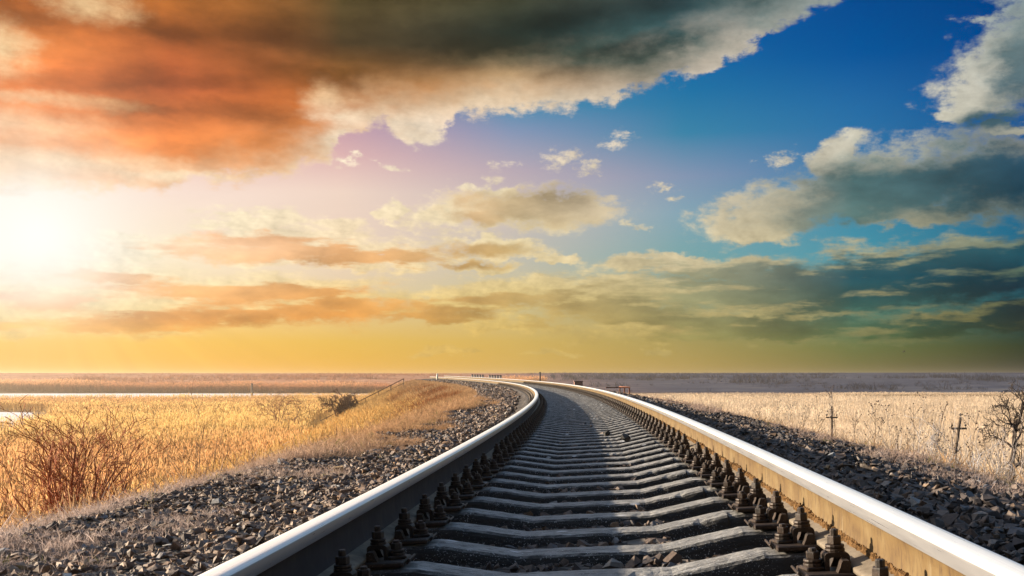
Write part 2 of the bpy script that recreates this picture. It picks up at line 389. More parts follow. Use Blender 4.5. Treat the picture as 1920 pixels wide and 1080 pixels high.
def copy_tree(o, parent=None):
    c = o.copy(); COL.objects.link(c)
    if parent is not None: c.parent = parent
    for ch in list(o.children): copy_tree(ch, c)
    return c

# ------------------------------------------------------------------ materials
def principled(name, fn):
    """fn(g, pos, p) sets the inputs of the Principled node p"""
    m = bpy.data.materials.new(name); m.use_nodes = True
    g = NT(m.node_tree)
    p = g.n('ShaderNodeBsdfPrincipled'); o = g.n('ShaderNodeOutputMaterial')
    g.t.links.new(p.outputs[0], o.inputs[0])
    pos = g.n('ShaderNodeTexCoord').outputs['Object']
    fn(g, pos, p)
    return m
def bump(g, p, h, strength=0.5, dist=0.01):
    b = g.n('ShaderNodeBump'); b.inputs['Strength'].default_value = strength; b.inputs['Distance'].default_value = dist
    g.put(b.inputs['Height'], h); g.put(p.inputs['Normal'], b.outputs[0])
def setp(g, p, col=None, rough=None, metal=None, spec=None):
    if col is not None: g.put(p.inputs['Base Color'], col if isinstance(col, bpy.types.NodeSocket) else (*col, 1))
    if rough is not None: g.put(p.inputs['Roughness'], rough)
    if metal is not None: g.put(p.inputs['Metallic'], metal)
    if spec is not None: g.put(p.inputs['Specular IOR Level'], spec)
def wpos(g): return g.n('ShaderNodeNewGeometry').outputs['Position']

def m_head(g, pos, p):                                              # polished running surface with lengthwise scratches
    w = g.n('ShaderNodeUVMap', uv_map='UVMap').outputs[0]
    s1 = g.noise(g.vm('MULTIPLY', w, (1.3, 900, 1)), 1.0, 3, 0.6)
    s2 = g.noise(g.vm('MULTIPLY', w, (4, 160, 1)), 1.0, 4, 0.6)
    c = g.mix(g.mr(s1, .35, .7), g.rgb((.97, .965, .95)), g.rgb((.84, .84, .84)))
    sp = g.n('ShaderNodeSeparateXYZ'); g.put(sp.inputs[0], w)
    side = g.mr(g.m('ABSOLUTE', sp.outputs[1]), 0.0375, 0.0405)                          # v: metres below the crown along the profile
    c = g.mix(side, c, g.mix(s2, g.rgb((.16, .16, .17)), g.rgb((.25, .25, .26))))
    setp(g, p, c, g.mr(s2, .3, .7, .24, .40, 'LINEAR'), 0.25, 0.9)
    g.put(p.inputs['Roughness'], g.mr(s2, .3, .7, .26, .40, 'LINEAR'))
    bump(g, p, s1, 0.15, 0.0006)
M = {}
M['head'] = principled('polished_steel', m_head)
def m_rust(g, pos, p):
    w = wpos(g)
    n = g.noise(w, 7, 5, 0.6); n2 = g.noise(g.vm('MULTIPLY', w, (60, 60, 14)), 1.0, 4, 0.65)
    c = g.ramp(n, [(.30, (.070, .041, .017)), (.46, (.112, .071, .028)), (.58, (.130, .088, .038)), (.72, (.155, .110, .052))])
    c = g.mix(g.mr(n2, .50, .72), c, g.rgb((.062, .036, .018)))
    n4 = g.noise(g.vm('MULTIPLY', w, (22, 22, 2.5)), 1.0, 4, .65)
    c = g.mix(g.mr(n4, .55, .72, 0, .75), c, g.rgb((.045, .028, .016)))
    c = g.mix(g.mr(n4, .28, .42, .6, 0), c, g.rgb((.19, .15, .09)))
    v = g.noise(w, 300, 2, .5)
    c = g.mix(g.mr(v, .66, .8, 0, .6), c, g.rgb((.05, .03, .02)))
    setp(g, p, c, .72, 0.0, 0.25); bump(g, p, n2, 0.35, 0.002)
M['rust'] = principled('rusty_rail_steel', m_rust)
def m_face_shade(g, pos, p):                                            # shade of the left rail's inner side, painted as dark steel
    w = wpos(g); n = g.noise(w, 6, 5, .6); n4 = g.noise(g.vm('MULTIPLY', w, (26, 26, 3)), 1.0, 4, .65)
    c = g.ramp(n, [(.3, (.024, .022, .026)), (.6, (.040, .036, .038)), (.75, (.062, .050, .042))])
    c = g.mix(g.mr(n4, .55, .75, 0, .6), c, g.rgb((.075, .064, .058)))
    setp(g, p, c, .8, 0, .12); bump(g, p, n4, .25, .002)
M['face_shade'] = principled('shade_dark_rail_steel', m_face_shade)
def m_foot(g, pos, p):
    w = wpos(g); n = g.noise(w, 18, 5, 0.6); n2 = g.noise(w, 90, 4, .6)
    c = g.ramp(n, [(.3, (.095, .075, .055)), (.6, (.165, .138, .105)), (.75, (.20, .17, .135))])
    c = g.mix(g.mr(n2, .58, .72, 0, .7), c, g.rgb((.07, .045, .028)))
    setp(g, p, c, .8, 0, .25); bump(g, p, n2, .3, .002)
M['foot'] = principled('dusty_rail_foot_steel', m_foot)
def m_dirt(g, pos, p):
    w = wpos(g); n = g.noise(w, 120, 5, .65)
    setp(g, p, g.ramp(n, [(.3, (.045, .024, .010)), (.6, (.15, .085, .035)), (.8, (.21, .13, .06))]), .95, 0, .1); bump(g, p, n, .8, .004)
M['dirt'] = principled('crumbly_brown_dirt', m_dirt)
def n3_(g, q): return g.noise(q, 11, 4, .6)
def m_conc(g, pos, p):
    r = g.n('ShaderNodeObjectInfo').outputs['Random']
    q = g.vm('ADD', pos, g.comb(g.m('MULTIPLY', r, 37.0), g.m('MULTIPLY', r, 91.0), 0))
    n = g.noise(q, 9, 5, .6); n2 = g.noise(g.vm('MULTIPLY', q, (14, 60, 60)), 1.0, 5, .65)
    c = g.ramp(n, [(.3, (.125, .124, .123)), (.55, (.215, .210, .202)), (.75, (.31, .30, .285))])
    c = g.mix(g.mr(n2, .50, .62, 0, .9), c, g.rgb((.05, .048, .046)))
    c = g.mix(g.mr(g.noise(g.vm('MULTIPLY', q, (8, 40, 40)), 1.0, 5, .7), .58, .68, 0, .7), c, g.rgb((.46, .46, .46)))
    # shade of the sides painted near black by normal, tops left pale
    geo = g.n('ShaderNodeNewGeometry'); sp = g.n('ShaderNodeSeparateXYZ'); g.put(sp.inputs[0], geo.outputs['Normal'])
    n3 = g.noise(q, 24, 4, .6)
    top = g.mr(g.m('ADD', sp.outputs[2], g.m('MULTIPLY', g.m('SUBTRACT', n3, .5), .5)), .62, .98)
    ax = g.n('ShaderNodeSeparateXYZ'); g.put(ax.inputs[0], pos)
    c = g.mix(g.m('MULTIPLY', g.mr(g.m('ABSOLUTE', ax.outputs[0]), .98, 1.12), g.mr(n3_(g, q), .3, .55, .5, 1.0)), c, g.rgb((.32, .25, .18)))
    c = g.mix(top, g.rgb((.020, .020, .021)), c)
    # oil and lime splashes
    sp1 = g.mr(g.noise(q, 190, 2, .5), .635, .70); sp2 = g.mr(g.noise(g.vm('ADD', q, (5, 5, 5)), 95, 2, .5), .665, .715)
    dot = g.m('MAXIMUM', sp1, sp2)
    clus = g.mr(g.noise(q, 5, 3, .6), .38, .58)
    c = g.mix(g.m('MULTIPLY', g.m('MULTIPLY', dot, clus), .85), c, g.rgb((.42, .43, .45)))
    vo2 = g.n('ShaderNodeTexVoronoi', feature='F1'); g.put(vo2.inputs['Vector'], g.vm('MULTIPLY', q, (.45, 1, 1))); vo2.inputs['Scale'].default_value = 16
    vr2 = g.n('ShaderNodeSeparateColor'); g.put(vr2.inputs[0], vo2.outputs['Color'])
    d2 = g.m('MULTIPLY', g.mr(vo2.outputs['Distance'], .14, .22, 1, 0), g.m('GREATER_THAN', vr2.outputs[1], .86))
    c = g.mix(g.m('MULTIPLY', d2, .85), c, g.rgb((.55, .56, .58)))
    setp(g, p, c, .7, 0, .4)
    bump(g, p, g.m('ADD', g.m('MULTIPLY', n2, .8), g.m('MULTIPLY', n3, .8)), 1.0, .012)
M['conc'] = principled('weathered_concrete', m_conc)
def m_iron(g, pos, p):
    w = wpos(g); n = g.noise(w, 70, 5, .65); n2 = g.noise(w, 14, 3, .5)
    c = g.ramp(n, [(.3, (.015, .011, .009)), (.55, (.034, .021, .015)), (.75, (.070, .041, .025))])
    c = g.mix(g.mr(n2, .52, .7, 0, .7), c, g.rgb((.022, .021, .021)))
    sp = g.mr(g.noise(w, 230, 2, .5), .68, .76)
    c = g.mix(g.m('MULTIPLY', sp, .5), c, g.rgb((.30, .29, .28)))
    setp(g, p, c, .55, .25, .4); bump(g, p, n, .5, .0025)
M['iron'] = principled('greasy_rusted_iron', m_iron)
def m_stone(g, pos, p):
    a = g.n('ShaderNodeAttribute', attribute_name='Col').outputs['Color']
    w = wpos(g); n = g.noise(w, 45, 5, .65); k = g.mr(n, .25, .75, .55, 1.45, 'LINEAR')
    setp(g, p, g.mix(1.0, a, g.comb(k, k, k), 'MULTIPLY'), .72, 0, .35); bump(g, p, n, .55, .006)
M['stone'] = principled('crushed_stone', m_stone)
def m_bed(g, pos, p):
    w = wpos(g); vo = g.n('ShaderNodeTexVoronoi', feature='F1'); g.put(vo.inputs['Vector'], w); vo.inputs['Scale'].default_value = 17
    sc_ = g.n('ShaderNodeSeparateColor'); g.put(sc_.inputs[0], vo.outputs['Color'])
    c = g.ramp(sc_.outputs[0], [(0, (.02, .019, .02)), (.5, (.055, .048, .043)), (.85, (.10, .085, .072)), (1, (.17, .15, .13))])
    setp(g, p, c, .9, 0, .2)
    bump(g, p, g.m('ADD', vo.outputs['Distance'], g.m('MULTIPLY', sc_.outputs[1], .5)), 1.0, .05)
M['bed'] = principled('ballast_bed', m_bed)
def leafy(name, transl=.35, rough=.75):
    m = bpy.data.materials.new(name); m.use_nodes = True; g = NT(m.node_tree)
    a = g.n('ShaderNodeAttribute', attribute_name='Col').outputs['Color']
    d = g.n('ShaderNodeBsdfDiffuse'); t = g.n('ShaderNodeBsdfTranslucent'); mx = g.n('ShaderNodeMixShader'); o = g.n('ShaderNodeOutputMaterial')
    g.put(d.inputs[0], a); g.put(t.inputs[0], a); mx.inputs[0].default_value = transl
    g.t.links.new(d.outputs[0], mx.inputs[1]); g.t.links.new(t.outputs[0], mx.inputs[2]); g.t.links.new(mx.outputs[0], o.inputs[0])
    return m
M['straw'] = leafy('dry_straw', .40)
def m_bark(g, pos, p):
    a = g.n('ShaderNodeAttribute', attribute_name='Col').outputs['Color']
    n = g.noise(wpos(g), 40, 4, .6); k = g.mr(n, .3, .7, .7, 1.3, 'LINEAR')
    setp(g, p, g.mix(1.0, a, g.comb(k, k, k), 'MULTIPLY'), .8, 0, .2)
M['bark'] = principled('bark', m_bark)

# ------------------------------------------------------------------ the track's line
DS = 0.05
S_ = np.arange(-4, 142, DS)
K_ = np.full(len(S_), -0.002589)
TH_ = np.concatenate([[0], np.cumsum((K_[1:] + K_[:-1]) / 2 * DS)])
i0_ = int(np.argmin(abs(S_))); TH_ += 0.08998 - TH_[i0_]
X_ = np.concatenate([[0], np.cumsum(np.sin(TH_[1:]) * DS)]); X_ -= X_[i0_]
Y_ = np.concatenate([[0], np.cumsum(np.cos(TH_[1:]) * DS)]); Y_ -= Y_[i0_]
CANT = 0.0548
def zline(s): return 3.1e-5 * np.asarray(s, float) ** 2
def frame(s): return np.interp(s, S_, X_), np.interp(s, S_, Y_), zline(s), np.interp(s, S_, TH_)
def tpos(s, t, h):
    """canted track frame -> world; s along, t to the right, h up from the rail tops"""
    s, t, h = np.broadcast_arrays(np.asarray(s, float), np.asarray(t, float), np.asarray(h, float))
    x, y, z, th = frame(s); c, sn = math.cos(CANT), math.sin(CANT)
    a = t * c - h * sn; b = t * sn + h * c
    return np.stack([x + a * np.cos(th), y - a * np.sin(th), z + b], -1)
def lpos(s, t, z):
    """level frame: t level to the right, z world height above the line"""
    s, t, z = np.broadcast_arrays(np.asarray(s, float), np.asarray(t, float), np.asarray(z, float))
    x, y, z0, th = frame(s)
    return np.stack([x + t * np.cos(th), y - t * np.sin(th), z0 + z], -1)
def smooth01(x): x = np.clip(x, 0, 1); return x * x * (3 - 2 * x)
FIELD = -5.5
S_END = 122.0
def bank(s, t):
    """height of ballast and embankment above the line (world up), t level"""
    s, t = np.broadcast_arrays(np.asarray(s, float), np.asarray(t, float)); a = np.abs(t)
    inner = -0.300 + 0.087 * smooth01((a - 1.08) / .16) + t * math.sin(CANT)
    k = smooth01((a - 1.35) / 1.0)
    z = inner * (1 - k) + np.where(t > 0, -0.295, -0.345) * k
    sh = np.maximum(a - 2.45, 0)
    z = z - np.where(sh < .6, sh * sh * .42, .6 * .6 * .42 + (sh - .6) * .504)
    e = np.maximum(s - S_END, 0)                                    # the bank ends in a cone at the water
    return z - np.where(e < .6, e * e * .5, .18 + (e - .6) * .6)
def track_matrix(s, t=0.0):
    x, y, z, th = (float(q) for q in frame(s))
    Rm = Matrix.Rotation(-th, 4, 'Z') @ Matrix.Rotation(-CANT, 4, 'Y')
    Mx = Matrix.Translation((x, y, z)) @ Rm
    return Mx

# ------------------------------------------------------------------ rails
# half profile, metres from the rail's axis and down from the crown
HP_ = [(.0, 0), (.012, -.0003), (.0245, -.0012), (.0295, -.0028), (.0335, -.0062), (.0358, -.0112), (.0364, -.0130), (.0378, -.0385), (.0374, -.0405)]
HEADP = [(-a, b) for a, b in HP_[:0:-1]] + HP_
def rail(side, s0, s1, label, web='rust'):
    t0 = .8 * side
    ss = np.concatenate([np.arange(s0, 40, .25), np.arange(40, s1, .8)])
    e = empty('steel_rail', tuple(tpos(20.0, t0, -.18)))
    tag(e, label, 'rail', 'rails of the track')
    e_inv = np.array(e.location)
    def sweep(name, prof, mat, closed=False, uv=False):
        prof = np.array(prof); n = len(prof)
        V = tpos(ss[:, None], t0 + prof[None, :, 0], prof[None, :, 1]).reshape(-1, 3) - e_inv
        F = []
        m_ = n if closed else n - 1
        i = np.arange(len(ss) - 1)[:, None] * n; j = np.arange(m_)[None]; j2 = (j + 1) % n
        F = np.stack([i + j, i + n + j, i + n + j2, i + j2], -1).reshape(-1, 4)
        o = arr_obj(name, V, F, mat, True, parent=e)
        if uv:
            dd = np.concatenate([[0], np.cumsum(np.hypot(*np.diff(prof, axis=0).T))]); mid = dd[len(dd) // 2]
            lay = o.data.uv_layers.new(name='UVMap')
            U = np.stack([np.repeat(ss, n), np.tile(dd - mid, len(ss))], -1)
            idx = np.zeros(len(o.data.loops), np.int32); o.data.loops.foreach_get('vertex_index', idx)
            lay.data.foreach_set('uv', U[idx].astype(np.float32).ravel())
        return o
    sweep('rail_head', HEADP, M['head'], uv=True)
    fl = [(.0375, -.040), (.034, -.043), (.016, -.050), (.0105, -.060), (.0090, -.085), (.0095, -.115), (.012, -.135), (.019, -.149)]
    sweep('rail_web', fl + [(-a, b) for a, b in reversed(fl)], M[web], closed=True)
    if side < 0: sweep('gauge_face_shade', [(a + .0006, b) for a, b in fl[1:]], M['face_shade'])  # dark strip over the inner web, painting in its shade
    ft = [(.019, -.149), (.034, -.1545), (.055, -.161), (.074, -.167), (.075, -.170), (.075, -.180), (-.075, -.180), (-.075, -.170), (-.074, -.167), (-.055, -.161), (-.034, -.1545), (-.019, -.149)]
    sweep('rail_foot', ft, M['foot'])
    if side < 0: return e
    # line of crumbled dirt lying in the corner of web and foot on the inner side
    r2 = np.random.default_rng(3 + side); st = np.arange(2.0, 24, .008)
    n = 5; lump = (.45 + .55 * r2.random((len(st), n))) * (0.55 + .45 * np.sin(st * 5.1) ** 2 * np.sin(st * 1.7 + 1) ** 2 + .25 * r2.random(len(st)))[:, None]
    ang = np.linspace(-.35, math.pi / 2 + .35, n)
    tt = t0 - side * (.0115 + .022 * lump * np.sin(ang[::-1])[None] * 1.0)
    hh = -.150 + .024 * lump * np.cos(ang[::-1])[None] + .004
    V = tpos(st[:, None], tt, hh).reshape(-1, 3) - e_inv
    i = np.arange(len(st) - 1)[:, None] * n; j = np.arange(n - 1)[None]
    F = np.stack([i + j, i + n + j, i + n + j + 1, i + j + 1], -1).reshape(-1, 4)
    arr_obj('dirt_crust', V, F, M['dirt'], False, parent=e)
    return e
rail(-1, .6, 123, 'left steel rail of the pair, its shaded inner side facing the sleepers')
rail(1, .6, 123, 'right steel rail of the pair, its sunlit rusty yellow side facing the sleepers')

# ------------------------------------------------------------------ sleepers and their fastenings (local x across the track, y along, z up from the rail tops)
def sleeper_mesh():
    # top line along x: high rail seats, dished middle
    xs = sorted(set([-1.35, -1.335, 1.335, 1.35, -.56, .56, -.27, .27] + [round(-1.32 + .03 * k, 3) for k in range(89)]))
    def top(x):
        a = abs(x)
        if a < .27: return -.256 - .002 * a
        if a < .56: return -.2565 + .052 * (a - .27) / .29
        return -.204 - .02 * max(0, (a - 1.0))
    V = []; n = 0
    chip = 0.0
    for x in xs:
        chip = max(0.0, chip * .4 + (random.uniform(0, .010) if random.random() < .06 else 0) - .001)
        w_ = random.uniform(-.0006, .0006)
        k = .86 if abs(x) > 1.34 else 1.0
        zt = top(x); r = random.uniform
        for (y, z) in [(-.132, -.42), (-.094, zt - .026), (-.088, zt - .012), (-.077, zt - .003), (0, zt), (.077, zt - .003), (.088, zt - .012), (.094, zt - .026), (.132, -.42)]:
            V.append((x, y * k + r(-.0008, .0008) + (chip * .6 if y < -.07 and z > -.4 else 0), z + w_ + (r(-.0010, .0005) if z > -.4 else 0) - (chip if -.1 < y < -.07 and z > -.4 else 0)))
    F = []; m_ = 9
    for i in range(len(xs) - 1):
        for j in range(m_ - 1): F.append((i * m_ + j, i * m_ + m_ + j, i * m_ + m_ + j + 1, i * m_ + j + 1))
    F.append(tuple(range(m_))); F.append(tuple(range(len(xs) * m_ - 1, (len(xs) - 1) * m_ - 1, -1)))
    return V, F
def nut(mb, c, h0, hn, htip, rn=.0205, rb=.0115, ph=.2):
    """washers, hexagon nut and bolt end"""
    x, y = c
    mb.lathe((x, y, h0), [(.027, 0), (.0275, .0045), (.027, .008), (.0235, .0085), (.0245, .010), (.0265, .0145), (.0255, .019), (.021, .0195)], 14, smooth=False)
    b = h0 + .0195
    mb.lathe((x, y, b), [(rn * .93, 0), (rn, .003), (rn, hn - .003), (rn * .9, hn)], 6, ph=ph)
    mb.lathe((x, y, b + hn), [(rb, 0), (rb, htip - .003), (rb * .82, htip)], 10)
def fast_parts(side):
    """base plate, clamps and bolts of one rail seat, x from the rail's axis, inner side towards -side"""
    T = {}
    b = MB()
    b.box((0, 0, -.191), (.40, .165, .018), bev=.004)
    for q in (-1, 1):
        for yy in (-1, 1):
            x0 = q * .078
            prof = [(x0, -.183), (x0 + q * .036, -.183), (x0 + q * .033, -.176), (x0 + q * .028, -.166), (x0 + q * .025, -.155), (x0 + q * .021, -.149), (x0 + q * .004, -.149), (x0, -.153)]
            if q < 0: prof = prof[::-1]
            a0, a1 = sorted((yy * .031, yy * .070)); b.prism(prof, a0, a1, 'y')
        # upturned lip of the pad at the plate's end
        b.box((q * .212, .0, -.186), (.007, .11, .020), R=Matrix.Rotation(q * .6, 3, 'Y'), bev=.002)
    T['plate'] = b
    for q in (-1, 1):
        c = MB(); x0 = q * .105; w = .034
        ol = [(-w, -.182), (-w, -.142), (-w + .004, -.136), (-w + .011, -.133), (w - .011, -.133), (w - .004, -.136), (w, -.142), (w, -.166), (w - .012, -.166), (w - .013, -.150), (w - .018, -.1465), (-w + .018, -.1465), (-w + .013, -.150), (-w + .012, -.182)]
        # long leg stands on the plate (outside), short leg on the rail foot
        # outline has the long leg at -w: place it on the outer side of the clamp
        pr = [(x0 + q * (-px), pz) for px, pz in ol]
        if q < 0: pr = pr[::-1]
        n = len(pr); V = []
        for yy in (-.029, .029):
            for px, pz in pr: V.append((px, yy, pz))
        m_ = MB(); F = [(i, n + i, n + (i + 1) % n, (i + 1) % n) for i in range(n)]
        # end caps as quads along the arch
        o_ = list(range(n)) if q > 0 else list(range(n - 1, -1, -1))
        pairs = [((0, 13), (1, 12)), ((1, 12), (3, 11)), ((3, 11), (4, 10)), ((4, 10), (6, 9)), ((6, 9), (7, 8))]
        for (a, b_), (c_, d_) in pairs:
            A, B, C_, D = (o_[k] if q > 0 else n - 1 - k for k in (a, b_, c_, d_))
            F.append((A, B, D, C_)); F.append((n + A, n + C_, n + D, n + B))
        for (a, m2, c_) in ((1, 2, 3), (4, 5, 6)):
            A, B, C_ = (k if q > 0 else n - 1 - k for k in (a, m2, c_))
            F.append((A, B, C_)); F.append((n + A, n + C_, n + B))
        c.add(V, F)
        T['clamp', q] = c
        k = MB(); nut(k, (x0, 0), -.133, .024, .0195 - .0015); T['bolt', q] = k
        a = MB(); xa = q * .166
        a.box((xa, 0, -.1765), (.062, .056, .011), R=Matrix.Rotation(.25, 3, 'Z'), bev=.003)
        nut(a, (xa, 0), -.171, .021, .009, rn=.0195, ph=.45); T['anchor', q] = a
    return T
sl_mes = []
for _ in range(5):
    sl_V, sl_F = sleeper_mesh()
    sl_me = bpy.data.meshes.new('concrete_sleeper'); sl_me.from_pydata(sl_V, [], sl_F); sl_me.materials.append(M['conc'])
    sl_me.polygons.foreach_set('use_smooth', np.zeros(len(sl_F), bool)); sl_me.update(); sl_mes.append(sl_me)
protos = {}
for side in (-1, 1):
    T = fast_parts(side); xf = lambda V, sd=side: V + np.array((.8 * sd, 0, 0))
    for key, mb in T.items():
        nm = {'plate': 'base_plate', 'clamp': 'clamp', 'bolt': 'clamp_bolt', 'anchor': 'anchor_bolt'}[key if isinstance(key, str) else key[0]]
        V = xf(np.concatenate(mb.v)); me = bpy.data.meshes.new(nm); me.from_pydata([tuple(v) for v in V], [], mb.f); me.materials.append(M['iron']); me.update()
        protos[side, key] = me
    al = MB()
    for mb in T.values():
        al.v += mb.v; al.f += [[i + al.n for i in f] for f in mb.f]; al.n += mb.n
    V = xf(np.concatenate(al.v)); me = bpy.data.meshes.new('rail_fastening'); me.from_pydata([tuple(v) for v in V], [], al.f); me.materials.append(M['iron']); me.update()
    protos[side, 'all'] = me
SP, S0 = 0.5, 3.56526
NEAR, MID = 44, 130
ordn = ['nearest', 'second', 'third', 'fourth', 'fifth', 'sixth', 'seventh', 'eighth', 'ninth', 'tenth', 'eleventh', 'twelfth']
def child(nm, me, parent):
    o = bpy.data.objects.new(nm, me); COL.objects.link(o); o.parent = parent; return o
N_SL = 238
for i in range(-2, N_SL - 2):
    s = S0 + i * SP
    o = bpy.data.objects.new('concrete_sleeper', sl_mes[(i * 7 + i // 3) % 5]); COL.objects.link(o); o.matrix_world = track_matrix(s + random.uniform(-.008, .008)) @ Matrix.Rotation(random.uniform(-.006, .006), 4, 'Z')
    k = i + 1
    if k == -1: lab = 'dark concrete sleeper almost wholly below the bottom edge of the photo'
    elif k == 0: lab = 'concrete sleeper with white spots, cut by the bottom edge of the photo'
    elif k <= 12: lab = '%s speckled grey concrete sleeper up from the cut one at the bottom edge' % ordn[k - 1]
    elif k < 28: lab = 'one of the grey concrete sleepers in the middle distance, past the dozen nearest ones'
    elif k < 60: lab = 'one of the thin looking concrete sleepers packed together where the track bends left'
    else: lab = 'one of the far concrete sleepers merging into the bend of the track'
    tag(o, lab, 'sleeper', 'concrete sleepers under the rails')
    for side in (-1, 1):
        if i < NEAR:
            p_ = child('base_plate', protos[side, 'plate'], o)
            for q in (-1, 1):
                inner = q == -side
                child('anchor_bolt', protos[side, ('anchor', q)], p_)
                if not (i == 8 and inner):
                    child('clamp', protos[side, ('clamp', q)], p_); child('clamp_bolt', protos[side, ('bolt', q)], p_)
        elif i < MID:
            child('rail_fastening', protos[side, 'all'], o)
# ------------------------------------------------------------------ ground
def grid_obj(name, P, mat, smooth=True, col=None):
    a, b = P.shape[:2]
    i = np.arange(a - 1)[:, None] * b; j = np.arange(b - 1)[None]
    F = np.stack([i + j, i + b + j, i + b + j + 1, i + j + 1], -1).reshape(-1, 4)
    return arr_obj(name, P.reshape(-1, 3), F, mat, smooth, col=None if col is None else col.reshape(-1, 3))
def vnoise(x, y, seed=0):
    """smooth value noise"""
    xi, yi = np.floor(x).astype(int), np.floor(y).astype(int); fx, fy = x - xi, y - yi
    h = lambda a, b: np.modf(np.abs(np.sin(a * 127.1 + b * 311.7 + seed * 74.7) * 43758.5453))[0]
    fx, fy = fx * fx * (3 - 2 * fx), fy * fy * (3 - 2 * fy)
    return (h(xi, yi) * (1 - fx) + h(xi + 1, yi) * fx) * (1 - fy) + (h(xi, yi + 1) * (1 - fx) + h(xi + 1, yi + 1) * fx) * fy
def fbm(x, y, seed=0, o=4):
    r, a, t = 0, 1, 0
    for k in range(o): r = r + a * vnoise(x * 2 ** k, y * 2 ** k, seed + k); t += a; a *= .5
    return r / t
# ballast bed
tb = np.concatenate([np.linspace(-2.7, -1.4, 22), np.linspace(-1.35, 1.35, 37), np.linspace(1.4, 2.7, 22)])
sb = np.concatenate([np.arange(-3, 14, .08), np.arange(14, 60, .3), np.arange(60, 124.5, 1.0)])
zb = bank(sb[:, None], tb[None]) + (fbm(sb[:, None] * 7, tb[None] * 7, 5) - .5) * .05
o = grid_obj('ballast_bed', lpos(sb[:, None], tb[None], zb), M['bed']); tag(o, kind='structure')
# embankment
def m_soil(g, pos, p):
    w = wpos(g); n = g.noise(w, .35, 5, .6); n2 = g.noise(w, 6, 5, .65)
    c = g.ramp(n, [(.3, (.135, .066, .026)), (.55, (.20, .115, .05)), (.75, (.235, .15, .075))])
    k = g.mr(n2, .25, .75, .6, 1.35, 'LINEAR')
    setp(g, p, g.mix(1.0, c, g.comb(k, k, k), 'MULTIPLY'), .95, 0, .1); bump(g, p, n2, .8, .08)
M['soil'] = principled('dry_grass_soil', m_soil)
te = np.concatenate([np.linspace(-15, -2.3, 56), [-2.2, 2.2], np.linspace(2.3, 15, 56)])
se = np.concatenate([np.arange(-4, 60, .5), np.arange(60, 136, 1.0)])
ze = bank(se[:, None], te[None])
lump = (fbm(se[:, None] * .6, te[None] * .6, 9) - .5) * .35 * smooth01((np.abs(te)[None] - 2.8) / 1.5)
ze = np.where(np.abs(te)[None] < 2.45, ze - .16 * smooth01((2.75 - np.abs(te)[None]) / .3), ze + lump)
o = grid_obj('embankment', lpos(se[:, None], te[None], ze), M['soil']); tag(o, kind='structure')
# the marsh floor, one sheet out to the horizon, rising into the low far plateau
def hill_h(X, Y):
    ax = np.abs(X)
    d = np.sqrt(X ** 2 * .35 + Y ** 2)
    left = smooth01((30 - X) / 60)
    d0 = 395 * left + 330 * (1 - left)
    k = np.clip((d - d0) / 200, 0, 1)
    n = fbm(X * .012, Y * .02, 21, 5)
    z = 8.4 * (k ** .8) * (.80 + .40 * n) + (fbm(X * .05, Y * .05, 31, 3) - .5) * .9 * np.minimum(k * 4, 1)
    top = 7.75 + .25 * (fbm(X * .004, Y * .002, 3, 3) - .5)
    return FIELD + np.minimum(z, top) * 1.0
def m_field(g, pos, p):
    w = wpos(g)
    sp = g.n('ShaderNodeSeparateXYZ'); g.put(sp.inputs[0], w)
    n = g.noise(g.vm('MULTIPLY', w, (.02, .05, .05)), 1.0, 5, .6); n2 = g.noise(w, .35, 4, .65)
    near = g.ramp(n, [(.35, (.20, .11, .045)), (.65, (.29, .185, .085))])
    # scrub of the far plateau: dun grass and dark thicket
    q = g.noise(g.vm('MULTIPLY', w, (.025, .055, .35)), 1.0, 6, .62)
    q2 = g.noise(g.vm('MULTIPLY', w, (.12, .16, .8)), 1.0, 5, .65)
    mixq = g.m('ADD', g.m('MULTIPLY', q, .65), g.m('MULTIPLY', q2, .35))
    rt = g.ramp(mixq, [(.36, (.006, .016, .046)), (.48, (.018, .030, .068)), (.56, (.048, .058, .092)), (.66, (.11, .108, .12))])
    lf = g.ramp(mixq, [(.36, (.24, .085, .045)), (.48, (.36, .15, .085)), (.56, (.44, .20, .115)), (.66, (.50, .28, .17))])
    side = g.mr(sp.outputs[0], -60, 60)
    hills = g.mix(side, lf, rt)
    up = g.mr(sp.outputs[2], FIELD + .3, FIELD + 1.2)
    k = g.mr(n2, .25, .75, .75, 1.25, 'LINEAR')
    setp(g, p, g.mix(1.0, g.mix(up, near, hills), g.comb(k, k, k), 'MULTIPLY'), .95, 0, .1)
    bump(g, p, n2, .7, .5)
M['field'] = principled('marsh_and_scrub_ground', m_field)
gx = np.concatenate([-np.geomspace(420, 900, 8)[::-1], np.arange(-414, 415, 6.0), np.geomspace(420, 900, 8)])
gy = np.concatenate([[-60, -30, 0], np.arange(30, 320, 10.0), np.arange(320, 700, 4.0), np.geomspace(705, 1100, 6)])
o = grid_obj('ground', np.stack(np.broadcast_arrays(gx[None], gy[:, None], hill_h(gx[None], gy[:, None])), -1), M['field']); tag(o, kind='structure')
# open water
def m_water(g, pos, p):
    w = wpos(g); n = g.noise(g.vm('MULTIPLY', w, (.5, 1.4, 1)), 1.0, 3, .5)
    setp(g, p, g.mix(g.mr(n, .3, .7), g.rgb((.74, .75, .77)), g.rgb((.86, .86, .86))), .45, 0, .5); bump(g, p, n, .08, .02)
M['water'] = principled('frozen_water', m_water)
def water(name, outline):
    mb = MB(); n = len(outline); mb.add([(x, y, FIELD + .07) for x, y in outline], [tuple(range(n))]); o = mb.build(name, M['water']); tag(o, kind='structure')
water('water', [(-330, 270), (-180, 272), (-120, 270), (-70, 280), (-40, 300), (-34, 330), (-50, 372), (-120, 381), (-200, 378), (-330, 384)])
water('water', [(-140, 104), (-55, 104), (-54, 118), (-66, 150), (-78, 176), (-92, 182), (-150, 184)])

